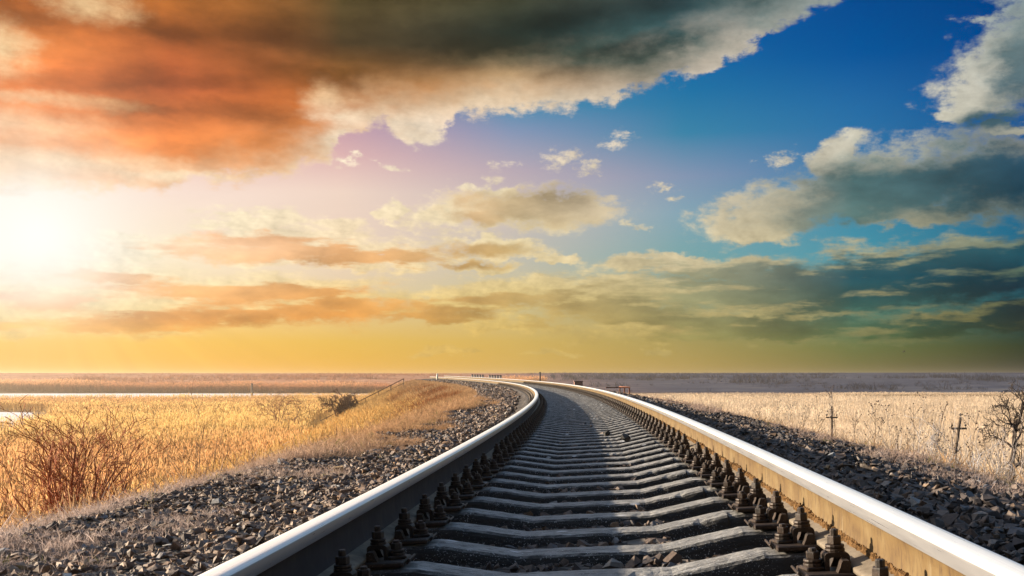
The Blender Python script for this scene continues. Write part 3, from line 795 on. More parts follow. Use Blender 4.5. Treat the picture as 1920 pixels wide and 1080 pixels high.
# ------------------------------------------------------------------ crushed stones of the ballast
def stone_lib(n, seed):
    import bmesh
    r = np.random.default_rng(seed); lib = []
    for _ in range(n):
        k = r.integers(9, 14); P = r.normal(size=(k, 3)); P /= np.linalg.norm(P, axis=1)[:, None]
        P *= r.uniform(.75, 1.1, (k, 1)); P *= np.array([1.0, r.uniform(.6, .9), r.uniform(.38, .68)])
        bm = bmesh.new()
        for q in P: bm.verts.new(q)
        bmesh.ops.convex_hull(bm, input=bm.verts)
        bmesh.ops.delete(bm, geom=[v for v in bm.verts if not v.link_faces], context='VERTS')
        bmesh.ops.triangulate(bm, faces=bm.faces)
        bm.verts.index_update()
        lib.append((np.array([v.co[:] for v in bm.verts]), np.array([[v.index for v in f.verts] for f in bm.faces]))); bm.free()
    return lib
LIB = stone_lib(26, 5)
def rot_rand(r, n, tilt):
    """random rotation matrices: any turn about z, some tilt"""
    a = r.uniform(0, 2 * np.pi, n); b = r.normal(0, tilt, n); c = r.normal(0, tilt, n)
    ca, sa, cb, sb_, cc, sc_ = np.cos(a), np.sin(a), np.cos(b), np.sin(b), np.cos(c), np.sin(c)
    Z = np.zeros((n, 3, 3)); Z[:, 0, 0] = ca; Z[:, 0, 1] = -sa; Z[:, 1, 0] = sa; Z[:, 1, 1] = ca; Z[:, 2, 2] = 1
    X = np.zeros((n, 3, 3)); X[:, 0, 0] = 1; X[:, 1, 1] = cb; X[:, 1, 2] = -sb_; X[:, 2, 1] = sb_; X[:, 2, 2] = cb
    Y = np.zeros((n, 3, 3)); Y[:, 1, 1] = 1; Y[:, 0, 0] = cc; Y[:, 0, 2] = sc_; Y[:, 2, 0] = -sc_; Y[:, 2, 2] = cc
    return Z @ X @ Y
def scatter(name, pos, size, cols, lib=LIB, tilt=.4, seed=1, mat=None):
    r = np.random.default_rng(seed); n = len(pos); which = r.integers(0, len(lib), n); Rm = rot_rand(r, n, tilt)
    Vs, Fs, Cs, base = [], [], [], 0
    for k, (V, F) in enumerate(lib):
        idx = np.nonzero(which == k)[0]
        if not len(idx): continue
        W = np.einsum('nij,vj->nvi', Rm[idx], V) * size[idx][:, None, None] + pos[idx][:, None]
        nv = len(V)
        Fs.append((F[None] + (np.arange(len(idx)) * nv)[:, None, None]).reshape(-1, 3) + base)
        Vs.append(W.reshape(-1, 3)); Cs.append(np.repeat(cols[idx], nv, 0)); base += nv * len(idx)
    return arr_obj(name, np.concatenate(Vs), np.concatenate(Fs), mat or M['stone'], False, col=np.concatenate(Cs))
PAL = np.array([(.060, .050, .048), (.085, .070, .064), (.115, .092, .080), (.145, .112, .090), (.12, .080, .056), (.18, .135, .104), (.20, .135, .085), (.25, .21, .175), (.13, .13, .14)])
PW_ = np.array([.14, .16, .17, .15, .12, .10, .06, .04, .06])
def stone_cols(r, n, lift=1.0):
    c = PAL[r.choice(len(PAL), n, p=PW_ / PW_.sum())] * np.array([1.12, 1.03, .96]) * r.uniform(.75, 1.25, (n, 1)) * lift
    k = r.random(n); c[k < .006] = (.36, .35, .33); c[(k > .006) & (k < .010)] = (.26, .17, .08)
    return c
def stones(seed, s0, s1, t0, t1, dens, smin, smax, layers=2):
    r = np.random.default_rng(seed); n = int((s1 - s0) * (t1 - t0) * dens)
    s = r.uniform(s0, s1, n); t = r.uniform(t0, t1, n)
    size = smin + (smax - smin) * r.random(n) ** 2.2
    z = bank(s, t) + (fbm(s * 7, t * 7, 5) - .5) * .05 + r.uniform(-.25, .45, n) * size
    # keep clear of the sleepers
    ph = np.abs(((s - S0) / SP + .5) % 1 - .5) * SP
    ok = (np.abs(t) > 1.40) | (ph > .118 + size * .5) | ((np.abs(t) > np.where(t > 0, 1.06, 1.2)) & (s < np.where(t > 0, 60, 8)))
    z = np.where((np.abs(t) > 1.02) & (np.abs(t) < 1.40), np.maximum(z, bank(s, t) + .02 + size * .2), z)
    ok &= ~((np.abs(np.abs(t) - .8) < .22) & (z > bank(s, t) + .06))
    c = stone_cols(r, int(ok.sum()))
    if t0 > .9: c = c * np.array([.55, .60, .68])  # right-hand stones darker and bluer: shade painted into their colour
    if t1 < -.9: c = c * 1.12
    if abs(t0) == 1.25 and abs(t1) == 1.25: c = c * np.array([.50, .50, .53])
    return lpos(s[ok], t[ok], z[ok]), size[ok], c
parts = []
for a in [(1, 2.2, 9, -2.75, -1.2, 1150, .013, .040), (2, 9, 20, -2.75, -1.2, 480, .020, .052), (3, 20, 45, -2.8, -1.25, 110, .04, .08),
          (4, 2.2, 9, 1.0, 2.75, 900, .015, .050), (5, 9, 20, 1.0, 2.8, 460, .020, .056), (6, 20, 45, 1.25, 2.8, 110, .04, .08),
          (7, 2.2, 9, -1.25, 1.25, 800, .014, .044), (8, 9, 22, -1.25, 1.25, 420, .018, .046), (9, 45, 110, -2.8, -1.3, 40, .06, .11), (10, 45, 110, 1.3, 2.8, 25, .06, .11)]:
    parts.append(stones(*a))
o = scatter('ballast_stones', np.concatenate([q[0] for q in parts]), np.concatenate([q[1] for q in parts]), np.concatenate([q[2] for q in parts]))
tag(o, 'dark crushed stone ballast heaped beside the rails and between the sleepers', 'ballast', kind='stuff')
# ------------------------------------------------------------------ vegetation that nobody could count
def to_track(x, y):
    """world x, y -> s, t (level)"""
    s = np.array(y, float)
    for _ in range(5):
        X, Y, z, th = frame(s); dx, dy = x - X, y - Y; s = s + dx * np.sin(th) + dy * np.cos(th)
    X, Y, z, th = frame(s); dx, dy = x - X, y - Y
    return s, dx * np.cos(th) - dy * np.sin(th)
def ground_z(x, y):
    s, t = to_track(x, y); b = zline(s) + bank(s, t)
    b = np.where(np.abs(t) < 15, b, -99)
    return np.maximum(b, hill_h(x, y))
def ribbon(pts, w, face=0.0):
    """flat blade along pts (k,3) with widths w -> tris"""
    pts = np.array(pts, float); k = len(pts); d = np.array((math.cos(face), math.sin(face), 0))
    V = []; F = []
    for i in range(k):
        V += [pts[i] - d * w[i] / 2, pts[i] + d * w[i] / 2]
    for i in range(k - 1): F += [(2 * i, 2 * i + 1, 2 * i + 3), (2 * i, 2 * i + 3, 2 * i + 2)]
    return np.array(V), F
class TB:
    def __init__(s): s.v = []; s.f = []; s.c = []; s.n = 0
    def add(s, V, F, c):
        s.v.append(V); s.f += [tuple(i + s.n for i in f) for f in F]; s.n += len(V)
        c = np.array(c, float); s.c.append(c if c.ndim == 2 else np.tile(c, (len(V), 1)))
    def done(s): return np.concatenate(s.v), np.array(s.f), np.concatenate(s.c)
def reed_template(r, bold):
    t = TB(); k = 3 if bold else 5
    for _ in range(k):
        b = np.array((r.uniform(-.45, .45), r.uniform(-.45, .45), 0)) * (1.3 if bold else 1)
        h = r.uniform(.78, 1.05); ln = r.uniform(-.10, .10, 2); fa = r.uniform(0, math.pi)
        top = b + np.array((ln[0], ln[1], h))
        mid = b + np.array((ln[0] * .35, ln[1] * .35, h * .55))
        ws = .045 if bold else .016
        V, F = ribbon([b, mid, top], [ws, ws, ws * .6], fa); t.add(V, F, (.66, .60, .52))
        for q in range(2 if bold else 4):                          # long leaves
            hh = r.uniform(.25, .8) * h; p0 = b + np.array((ln[0] * hh, ln[1] * hh, hh)); a = r.uniform(0, 6.28); L = r.uniform(.18, .34)
            dv = np.array((math.cos(a), math.sin(a), 0)) * L
            wl = .06 if bold else .028
            V, F = ribbon([p0, p0 + dv * .5 + (0, 0, L * .45), p0 + dv + (0, 0, L * .2)], [wl, wl, .004], a + 1.57); t.add(V, F, (.72, .64, .54))
        # plume, nodding to one side
        a = r.uniform(0, 6.28); pl = r.uniform(.13, .2); nod = np.array((math.cos(a), math.sin(a), 0)) * pl * .5
        wp = .075 if bold else .052
        for fa2 in (0, 1.57):
            V, F = ribbon([top - (0, 0, .02), top + nod * .3 + (0, 0, pl * .45), top + nod + (0, 0, pl * .8)], [.01, wp, .008], fa2 + fa); t.add(V, F, (1.42, 1.46, 1.50))
    return t.done()
def tuft_template(r, n, spread, droop):
    t = TB()
    for _ in range(n):
        a = r.uniform(0, 6.28); b = np.array((r.normal(0, spread * .3), r.normal(0, spread * .3), 0)); h = r.uniform(.45, 1.0); o = r.uniform(.05, droop)
        dv = np.array((math.cos(a), math.sin(a), 0))
        V, F = ribbon([b, b + dv * o * .35 * h + (0, 0, h * .6), b + dv * o * h + (0, 0, h * r.uniform(.7, 1.0))], [.030, .024, .004], r.uniform(0, 3.14))
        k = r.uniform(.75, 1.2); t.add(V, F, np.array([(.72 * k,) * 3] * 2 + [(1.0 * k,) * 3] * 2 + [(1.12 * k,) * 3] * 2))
    return t.done()
def scatter_t(name, lib, pos, sx, sz, cols, seed, label, cat, tilt=.08):
    r = np.random.default_rng(seed); n = len(pos); which = r.integers(0, len(lib), n); Rm = rot_rand(r, n, tilt)
    Vs, Fs, Cs, base = [], [], [], 0
    for k, (V, F, C) in enumerate(lib):
        idx = np.nonzero(which == k)[0]
        if not len(idx): continue
        Sv = V[None] * np.stack([sx[idx], sx[idx], sz[idx]], -1)[:, None, :]
        W = np.einsum('nij,nvj->nvi', Rm[idx], Sv) + pos[idx][:, None]
        nv = len(V)
        Fs.append((F[None] + (np.arange(len(idx)) * nv)[:, None, None]).reshape(-1, 3) + base)
        Vs.append(W.reshape(-1, 3)); Cs.append((cols[idx][:, None, :] * C[None]).reshape(-1, 3)); base += nv * len(idx)
    o = arr_obj(name, np.concatenate(Vs), np.concatenate(Fs), M['straw'], False, col=np.clip(np.concatenate(Cs), 0, .9))
    return tag(o, label, cat, kind='stuff')
rr = np.random.default_rng(11)
REED_N = [reed_template(rr, False) for _ in range(9)]
REED_F = [reed_template(rr, True) for _ in range(7)]
TUFT = [tuft_template(rr, 12, .5, .7) for _ in range(8)]
TUFT_S = [tuft_template(rr, 16, 1.1, 1.2) for _ in range(8)]
def in_poly(x, y, poly):
    c = np.zeros(len(x), bool); n = len(poly)
    for i in range(n):
        x1, y1 = poly[i]; x2, y2 = poly[(i + 1) % n]
        k = ((y1 > y) != (y2 > y)) & (x < (x2 - x1) * (y - y1) / (y2 - y1 + 1e-12) + x1); c ^= k
    return c
POOL = [(-160, 99), (-47, 99), (-51, 118), (-64, 150), (-76, 179), (-92, 186), (-160, 188)]
def wedge(r, n, d0, d1, a0, a1):
    d = np.sqrt(r.uniform(d0 ** 2, d1 ** 2, n)); a = np.radians(r.uniform(a0, a1, n)); return d * np.tan(a), d
def lerp(a, b, k): return np.array(a)[None] * (1 - k[:, None]) + np.array(b)[None] * k[:, None]
GOLD, ORNG, PALE = (.61, .43, .19), (.56, .35, .165), (.80, .68, .54)
def reeds(seed, side, zones, label):
    r = np.random.default_rng(seed); P, SX, SZ, C, L = [], [], [], [], []
    outs = []
    for (d0, d1, dens, bold) in zones:
        a0, a1 = (-30, 3) if side < 0 else (0, 30)
        n = int((math.tan(R_(a1)) - math.tan(R_(a0))) * (d1 ** 2 - d0 ** 2) / 2 * dens)
        x, y = wedge(r, n, d0, d1, a0, a1); s, t = to_track(x, y)
        ok = (t < -10.2 - 2.0 * fbm(s * .15, s * 0 + 3, 7) - 3.2 * smooth01((s - 72) / 18)) | (s > 134) if side < 0 else (t > 9.0)
        if side < 0: ok &= ~in_poly(x, y, POOL) & (x < 2) & ((y < 258) | (x > -62 + 12 * np.sin(y)))
        else: ok &= (s < 131) | (x > -2)
        x, y = x[ok], y[ok]; n = len(x)
        f1 = fbm(x * .035, y * .075, 41, 4); f2 = fbm(x * .15, y * .2, 43, 3)
        sz = (1.75 + .9 * (f1 - .5) + .6 * (f2 - .5)) * r.uniform(.85, 1.15, n)
        if side < 0: sz *= np.where(y > 165, .85, 1)
        sx = r.uniform(.8, 1.2, n) * (1.25 if bold else 1.0)
        k = smooth01((f1 - .42) / .2)
        if side < 0: c = lerp(ORNG, GOLD, k)
        else: c = lerp((.74, .62, .48), PALE, k)
        c = c * (r.uniform(.82, 1.15, n) * (.82 + .36 * f2))[:, None]
        outs.append((np.stack([x, y, ground_z(x, y) - .03], -1), sx, sz, c, bold))
    for i, (lib, bold) in enumerate(((REED_N, False), (REED_F, True))):
        sel = [o for o in outs if o[4] == bold]
        if sel:
            scatter_t('reed_bed', lib if side < 0 else [(V, F, .80 + .22 * (C - .7)) for V, F, C in lib], np.concatenate([o[0] for o in sel]), np.concatenate([o[1] for o in sel]), np.concatenate([o[2] for o in sel]), np.concatenate([o[3] for o in sel]), seed + i,
                      label[i], 'reeds')
reeds(51, -1, [(28, 70, 3.4, False), (70, 120, 2.0, False), (120, 284, .85, True)], ['golden feathery reeds filling the marsh left of the embankment', 'golden reeds farther off on the left, before the strip of water'])
reeds(61, 1, [(26, 70, 5.0, False), (70, 110, 2.6, False), (110, 240, 1.1, True)], ['pale beige reeds filling the flat land right of the track', 'pale beige reeds farther off on the right, below the dark slope'])
def fringe(seed, poly, n, hmin, hmax, c0, c1, label):
    r = np.random.default_rng(seed); (x0, y0), (x1, y1) = poly; x = r.uniform(x0, x1, n); y = r.uniform(y0, y1, n) + 10 * (fbm(x * .02, x * 0, 8) - .5)
    f = fbm(x * .03, y * .05, 77, 4); sz = (hmin + (hmax - hmin) * f) * r.uniform(.85, 1.1, n)
    c = lerp(c0, c1, smooth01((f - .35) / .3)) * r.uniform(.85, 1.15, n)[:, None]
    scatter_t('reed_fringe', REED_F, np.stack([x, y, ground_z(x, y) - .05], -1), r.uniform(1.3, 2.0, n), sz, c, seed, label, 'reeds')
fringe(71, ((-260, 386), (12, 402)), 7000, 2.0, 4.2, (.44, .22, .12), (.58, .36, .20), 'tall reddish reeds along the far bank beyond the strip of water')
fringe(72, ((0, 290), (190, 318)), 6500, .5, 1.9, (.46, .37, .29), (.56, .46, .35), 'uneven belt of reeds at the foot of the dark far slope')
# grass of the embankment
def slope_grass(seed, n, s0, s1, t0, t1, label, power=1.0):
    r = np.random.default_rng(seed); s = s0 + (s1 - s0) * r.random(n) ** power; t = r.uniform(t0, t1, n)
    f = fbm(s * .25, t * .5, 91, 4); f2 = fbm(s * .9, t * 1.2, 93, 3)
    a = np.abs(t); low = smooth01((a - 4.2) / 3.5)
    c = lerp((.36, .225, .125), (.52, .34, .135), low * .75 + .25 * f)
    fr = 1 - smooth01((a - 2.7) / 1.1)
    fr = fr * np.where(s < 14, .4, .15); c = c * (1 - fr[:, None]) + np.array((.38, .28, .215))[None] * fr[:, None]
    rusty = smooth01((f - .40) / .14) * smooth01((s - 46) / 10) * (1 - smooth01((s - 96) / 14)) * smooth01((a - 3.2) / .6) * (1 - smooth01((a - 6.2) / 2.0)) * (t < 0)
    c = c * (1 - rusty[:, None] * .9) + np.array((.19, .066, .024))[None] * rusty[:, None] * .9
    c *= (r.uniform(.75, 1.2, n) * (.7 + .6 * f2))[:, None]
    h = (.10 + .45 * smooth01((a - 2.6) / 1.8) + .35 * low) * (.6 + .8 * f2) * r.uniform(.8, 1.2, n)
    z = bank(s, t); P = lpos(s, t, np.maximum(z, FIELD - zline(s)) - .03)
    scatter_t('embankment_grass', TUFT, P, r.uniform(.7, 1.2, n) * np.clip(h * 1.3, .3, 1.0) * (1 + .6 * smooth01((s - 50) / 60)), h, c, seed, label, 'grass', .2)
slope_grass(81, 26000, 3, 128, -13.5, -2.75, 'dry golden and rust brown grass on the left slope of the embankment')
slope_grass(82, 9000, 6, 70, 2.7, 10, 'dry grass on the right slope of the embankment')
# reeds climbing the foot of the slope
r = np.random.default_rng(83); n = 4200; s = r.uniform(6, 84, n); t = -r.triangular(5.6, 11.5, 12.5, n)
f = fbm(s * .12, t * .4, 17, 3); ok = f > .36; s, t, f = s[ok], t[ok], f[ok]; n = len(s)
scatter_t('slope_reeds', REED_N, lpos(s, t, np.maximum(bank(s, t), FIELD - zline(s)) - .03), r.uniform(.7, 1.1, n), (.75 + 1.0 * smooth01((-t - 6.5) / 5)) * r.uniform(.8, 1.15, n),
          lerp((.42, .25, .09), (.50, .35, .15), r.random(n)) * r.uniform(.8, 1.1, (n, 1)), 84, 'plumed golden reeds growing up the lower left slope', 'reeds')
# low frosted grass among the stones of the shoulders
def frost(seed, n, s0, s1, t0, t1, label, thr):
    r = np.random.default_rng(seed); s = s0 + (s1 - s0) * r.random(n) ** 1.6; t = r.uniform(t0, t1, n); a = np.abs(t)
    f = fbm(s * .9, t * 1.6, 101, 4) - .05 * smooth01((s - 9) / 8) - .10 * (1 - smooth01((a - 2.05) / .35)) * (t < 0) + .075 * (1 - smooth01((s - 5.0) / 3.5)) * smooth01((a - 1.75) / .3) * (t < 0) + .20 * smooth01((a - 2.0) / .9); ok = f > thr; s, t, f = s[ok], t[ok], f[ok]; n = len(s)
    h = np.where(s < 9, .75, 1.0) * r.uniform(.035, .09, n) * (.6 + .9 * smooth01((f - thr) / .2)) * (1 + .5 * smooth01((s - 10) / 20))
    c = lerp((.34, .24, .195), (.48, .375, .32), r.random(n)); nr_ = (1 - smooth01((s - 5) / 6))[:, None]; c = c * (1 + nr_ * np.array([.06, .12, .20])); fs_ = smooth01((s - 7) / 6)[:, None] * (t < 0)[:, None]; c = c * (1 - fs_) + c * np.array((1.12, .92, .62))[None] * fs_; gr = r.random(n) < .03; c[gr] = (.20, .19, .06)
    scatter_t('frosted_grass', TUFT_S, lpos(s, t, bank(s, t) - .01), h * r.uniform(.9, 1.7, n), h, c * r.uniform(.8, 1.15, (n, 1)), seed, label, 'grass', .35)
frost(85, 30000, 2.4, 34, -3.6, -1.75, 'short frosted greyish pink grass on the left ballast shoulder', .50)
frost(86, 6000, 4, 34, 2.15, 3.8, 'short frosted grass along the right ballast shoulder', .58)

# scrub on the rising far ground
def scrub(seed, n, x0, x1, ca, cb, label):
    r = np.random.default_rng(seed); x = r.uniform(x0, x1, n); y = r.uniform(345, 640, n); h = hill_h(x, y)
    f = fbm(x * .022, y * .05, 55, 4); ok = (f > .47) & (h > FIELD + .25); x, y, h, f = x[ok], y[ok], h[ok], f[ok]; n = len(x)
    sz = r.uniform(.7, 1.9, n) * (.6 + 1.2 * smooth01((f - .47) / .2)); sz = np.minimum(sz, 2.75 - h)
    ok = sz > .2; x, y, h, sz = x[ok], y[ok], h[ok], sz[ok]; n = len(x)
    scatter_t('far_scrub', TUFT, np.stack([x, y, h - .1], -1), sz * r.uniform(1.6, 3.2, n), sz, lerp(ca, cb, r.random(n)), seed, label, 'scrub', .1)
scrub(87, 5200, 0, 270, (.005, .014, .044), (.026, .038, .076), 'blue grey thickets covering the far slope on the right')
scrub(88, 5200, -270, 10, (.25, .095, .05), (.40, .19, .11), 'reddish scrub covering the far slope on the left')
# ------------------------------------------------------------------ bare shrubs and trees
def grow(mb, p, d, L, r, depth, R, P):
    """one limb and its twigs; P: dict(spread, up, kids, shrink, segs, wob, col)"""
    p = np.array(p, float); d = np.array(d, float); d /= np.linalg.norm(d)
    n = P['segs']; pts = [p.copy()]; rad = [r]
    for i in range(n):
        d = d + R.normal(0, P['wob'], 3) + np.array((0, 0, P['up'])); d /= np.linalg.norm(d)
        p = p + d * L / n; pts.append(p.copy()); rad.append(max(r * (1 - (.62 if depth else .85) * (i + 1) / n), P['rmin']))
        if depth > 0 and i >= (0 if depth < P['depth'] else P.get('bare', 1)):
            for _ in range(P['kids']):
                if R.random() < P['pk']:
                    a = R.uniform(0, 6.283); q = np.cross(d, (math.cos(a), math.sin(a), R.normal(0, .3))); q /= np.linalg.norm(q) + 1e-9
                    dd = d * (1 - P['spread']) + q * P['spread']
                    grow(mb, p, dd, L * P['shrink'] * R.uniform(.6, 1.1), max(rad[-1] * .62, P['rmin']), depth - 1, R, P)
    k = P['col']; c = np.array(k) * R.uniform(.8, 1.2)
    mb.tube(pts, rad, 5 if r > .008 else 3, c)
def shrub(name, x, y, zoff, label, cat, seed, stems, L, r, P, lean=.45, group=None, yaw=None, hmax=None):
    R = np.random.default_rng(seed); z = float(ground_z(np.array([x]), np.array([y]))[0]) + zoff
    mb = MB()
    for k in range(stems):
        a = 6.283 * (k + R.uniform(-.3, .3)) / max(stems, 1) if yaw is None else yaw[k % len(yaw)] + R.normal(0, .2)
        l = R.uniform(.25, 1.0) * lean
        d = (math.cos(a) * l, math.sin(a) * l, 1)
        b = (R.normal(0, .05) * (stems > 1), R.normal(0, .05) * (stems > 1), 0)
        grow(mb, b, d, L * R.uniform(.75, 1.1), r * R.uniform(.6, 1.1), P['depth'], R, P)
    if hmax:
        top = max(v[:, 2].max() for v in mb.v); kn = hmax * .72           # tallest shoots cut back, the body kept
        for v in mb.v: v[:, 2] = np.where(v[:, 2] > kn, kn + (v[:, 2] - kn) * (hmax - kn) / max(top - kn, hmax - kn), v[:, 2])
    o = mb.build(name, M['bark'], None, True); o.location = (x, y, z)
    return tag(o, label, cat, group)
RED = dict(spread=.38, up=.045, kids=1, pk=.70, shrink=.54, segs=6, wob=.09, rmin=.0036, depth=3, bare=1, col=(.33, .115, .045))
shrub('bare_shrub', -4.80, 12.0, -.05, 'big reddish bare shrub with many thin upright branches at the left edge', 'shrub', 6, 19, 1.42, .025, RED, .62, hmax=2.08)
shrub('bare_shrub', -5.55, 12.9, -.05, 'low reddish bare shrub leaning out of the left edge behind the big one', 'shrub', 9, 6, .9, .012, RED, .7, hmax=1.75)
TW = dict(spread=.45, up=.06, kids=1, pk=.6, shrink=.5, segs=5, wob=.10, rmin=.0035, depth=2, bare=1, col=(.26, .15, .085))
shrub('bare_shrub', -6.35, 22.5, -.05, 'thin brown sapling bush beside the left ballast, right of the big shrub', 'shrub', 21, 7, 2.1, .014, TW, .45)
shrub('bare_shrub', -6.9, 20.0, -.05, 'faint low bush between the big reddish shrub and the sapling bush', 'shrub', 22, 6, 1.5, .012, TW, .6)
FAR = dict(spread=.5, up=.03, kids=2, pk=.62, shrink=.52, segs=5, wob=.12, rmin=.018, depth=3, bare=1, col=(.10, .045, .022))
shrub('bare_tree', -17.6, 111.5, -.1, 'small dark round bare tree beside the stair railing on the far left slope', 'tree', 31, 12, 2.3, .09, FAR, .95, hmax=3.7)
FAR2 = dict(FAR, col=(.36, .20, .10), rmin=.013, pk=.5)
shrub('bare_tree', -21.0, 99.0, -.1, 'spindly light brown bare tree in the reeds left of the small dark round one', 'tree', 32, 5, 3.4, .07, FAR2, .55, hmax=5.0)
shrub('bare_shrub', -19.6, 97.0, -.1, 'low brown bush at the foot of the spindly light brown tree', 'shrub', 33, 7, 1.9, .05, FAR2, .9)
BLK = dict(spread=.5, up=.03, kids=1, pk=.7, shrink=.55, segs=5, wob=.16, rmin=.0042, depth=2, bare=0, col=(.040, .030, .026))
def crooked_tree(d):
    R = np.random.default_rng(44); mb = MB(); base = None
    def W(q, dy=0.0):
        px, py = 1480 + q[0] / 4, 680 + q[1] / 4; return np.array(((px - 960) / FPX * d + CAM[0], d + dy, CAM[2] - (py - HOR) / FPX * d))
    limbs = [([(1652, 1000), (1664, 900), (1668, 800), (1674, 720), (1690, 640), (1695, 560), (1702, 500), (1720, 440), (1738, 360), (1734, 300), (1712, 262)], .066, .012, [0, 0, 0, 0, .02, .05, .05, 0, -.05, -.1, -.1]),
             ([(1668, 800), (1690, 770), (1722, 742), (1762, 704), (1800, 672), (1830, 610), (1835, 520)], .042, .010, [0, -.05, -.12, -.2, -.25, -.3, -.3]),
             ([(1688, 645), (1652, 604), (1622, 582), (1585, 556), (1545, 548)], .026, .008, [0, .1, .18, .25, .3]),
             ([(1700, 520), (1664, 482), (1622, 456), (1572, 450), (1522, 424)], .026, .007, [0, -.1, -.2, -.28, -.3]),
             ([(1695, 610), (1732, 572), (1768, 540), (1790, 490), (1800, 430)], .024, .007, [0, .1, .18, .22, .3]),
             ([(1736, 370), (1756, 316), (1772, 280), (1790, 262)], .014, .006, [0, .08, .12, .1]),
             ([(1622, 456), (1592, 404), (1562, 372), (1552, 336)], .014, .005, [-.2, -.24, -.2, -.2]),
             ([(1640, 466), (1632, 396), (1622, 330), (1600, 290)], .013, .005, [-.15, -.1, -.1, 0])]
    base = W((1650, 1000)); base[2] = float(ground_z(base[:1], base[1:2])[0]) - .1
    for k, (pts, r0, r1, dy) in enumerate(limbs):
        P = [W(q, y_) for q, y_ in zip(pts, dy)]
        if k == 0: P = [base] + P
        P = [p - base for p in P]; n = len(P); rad = [r0 + (r1 - r0) * i / (n - 1) for i in range(n)]
        mb.tube(P, rad, 7 if k < 2 else 5, BLK['col'])
        for i in range(2 if k else 6, n):
            t = P[i] - P[i - 1]; t /= np.linalg.norm(t)
            for _ in range(3):
                v = R.normal(0, 1, 3); v[1] *= .8; v -= t * (v @ t); v /= np.linalg.norm(v)
                grow(mb, P[i] - (P[i] - P[i - 1]) * R.random(), t * .45 + v * .6 + (0, 0, .15), R.uniform(.15, .34), max(rad[i] * .5, .006), 2, R, BLK)
    o = mb.build('bare_tree', M['bark'], None, True); o.location = tuple(base)
    return tag(o, 'dark crooked bare tree at the right edge of the photo', 'tree')
crooked_tree(20.0)
# frosted brush by the right shoulder
FROST = dict(spread=.45, up=.05, kids=1, pk=.6, shrink=.5, segs=5, wob=.12, rmin=.0022, depth=2, bare=0, col=(.36, .345, .36))
def at_px(px, d): return (px - 960) / FPX * d + CAM[0]
for i, (px, d, L) in enumerate([(1868, 11.5, .95), (1818, 12.5, 1.0), (1765, 13.0, .85), (1905, 10.0, .85), (1720, 15.0, .9), (1842, 10.6, .7), (1690, 17.0, .8), (1655, 18.5, .75)]):
    shrub('frosted_shrub', at_px(px, d), d, -.03, ['tangled frosted shrub with pale twigs by the foot of the dark crooked tree', 'pale frosted shrub among the dry weeds above the right ballast'][i > 0], 'shrub', 60 + i, 9, L * .8, .0055,
          dict(FROST, col=(.36, .345, .36) if i % 3 else (.27, .235, .22)), .75, 'frosted shrubs above the right ballast')
# tall dry weeds with seed heads
def weed(px, d, h, seed, pale):
    R = np.random.default_rng(seed); x = at_px(px, d); z = float(ground_z(np.array([x]), np.array([d]))[0]) - .02
    mb = MB(); hd = MB(); c = (.33, .29, .27) if pale else (.115, .085, .068); hc = (.085, .062, .05)
    ln = R.normal(0, .09, 2); pts = [(ln[0] * k * k * h + R.normal(0, .006), ln[1] * k * k * h, h * k) for k in np.linspace(0, 1, 7)]
    mb.tube(pts, [.0048 - .0028 * k for k in np.linspace(0, 1, 7)], 4, c)
    def head(p, s):
        hd.lathe((p[0], p[1], p[2] - s * .6), [(s * .35, 0), (s * .9, s * .5), (s, s), (s * .55, s * 1.6)], 5, hc)
    head(pts[-1], .010)
    for _ in range(R.integers(6, 12)):
        k = R.uniform(.35, .97); i = int(k * 6); p0 = np.array(pts[i]) + (np.array(pts[min(i + 1, 6)]) - pts[i]) * (k * 6 - i)
        a = R.uniform(0, 6.283); L = h * R.uniform(.10, .26) * (1.2 - .6 * k); dv = np.array((math.cos(a) * .62, math.sin(a) * .62, .8)) * L
        mb.tube([p0, p0 + dv * .55, p0 + dv + (0, 0, L * .12)], [.0026, .0022, .0018], 3, c)
        for q in (.6, .85, 1.0):
            if R.random() < .75: head(p0 + dv * q + R.normal(0, .006, 3), R.uniform(.006, .0105))
    mb.v += hd.v; mb.f += [[q + mb.n for q in f] for f in hd.f]; mb.c += hd.c; mb.sm += hd.sm; mb.n += hd.n
    o = mb.build('dry_weed', M['bark'], None, True); o.location = (x, d, z)
    tag(o, ('tall pale dry weed stalk with dark seed heads beyond the right ballast' if pale else 'tall brown dry weed stalk with dark seed heads beyond the right ballast'), 'weed', 'dry weed stalks beyond the right ballast')
R9 = np.random.default_rng(17)
for i, (px, d, h) in enumerate([(1455, 24, 1.1), (1470, 23, 1.0), (1500, 21, 1.0), (1536, 19, 1.15), (1552, 18.5, 1.3), (1568, 18, 1.35), (1600, 17.5, 1.0), (1625, 16.5, 1.1), (1640, 16, 1.2), (1655, 16, 1.0), (1672, 15.5, 1.2), (1690, 15, .9),
        (1712, 14.5, 1.25), (1722, 14, 1.3), (1748, 13.5, 1.25), (1756, 13.5, 1.1), (1775, 13, 1.05), (1792, 13, 1.0), (1812, 12.5, 1.2), (1830, 12, 1.15), (1846, 12, 1.0), (1870, 11.5, 1.0), (1888, 11, .9), (1912, 10.5, .95), (1425, 26, .9), (1395, 29, .9), (1350, 33, .9), (1322, 36, .8)]):
    weed(px, d, h * .94, 200 + i, i % 3 == 1)

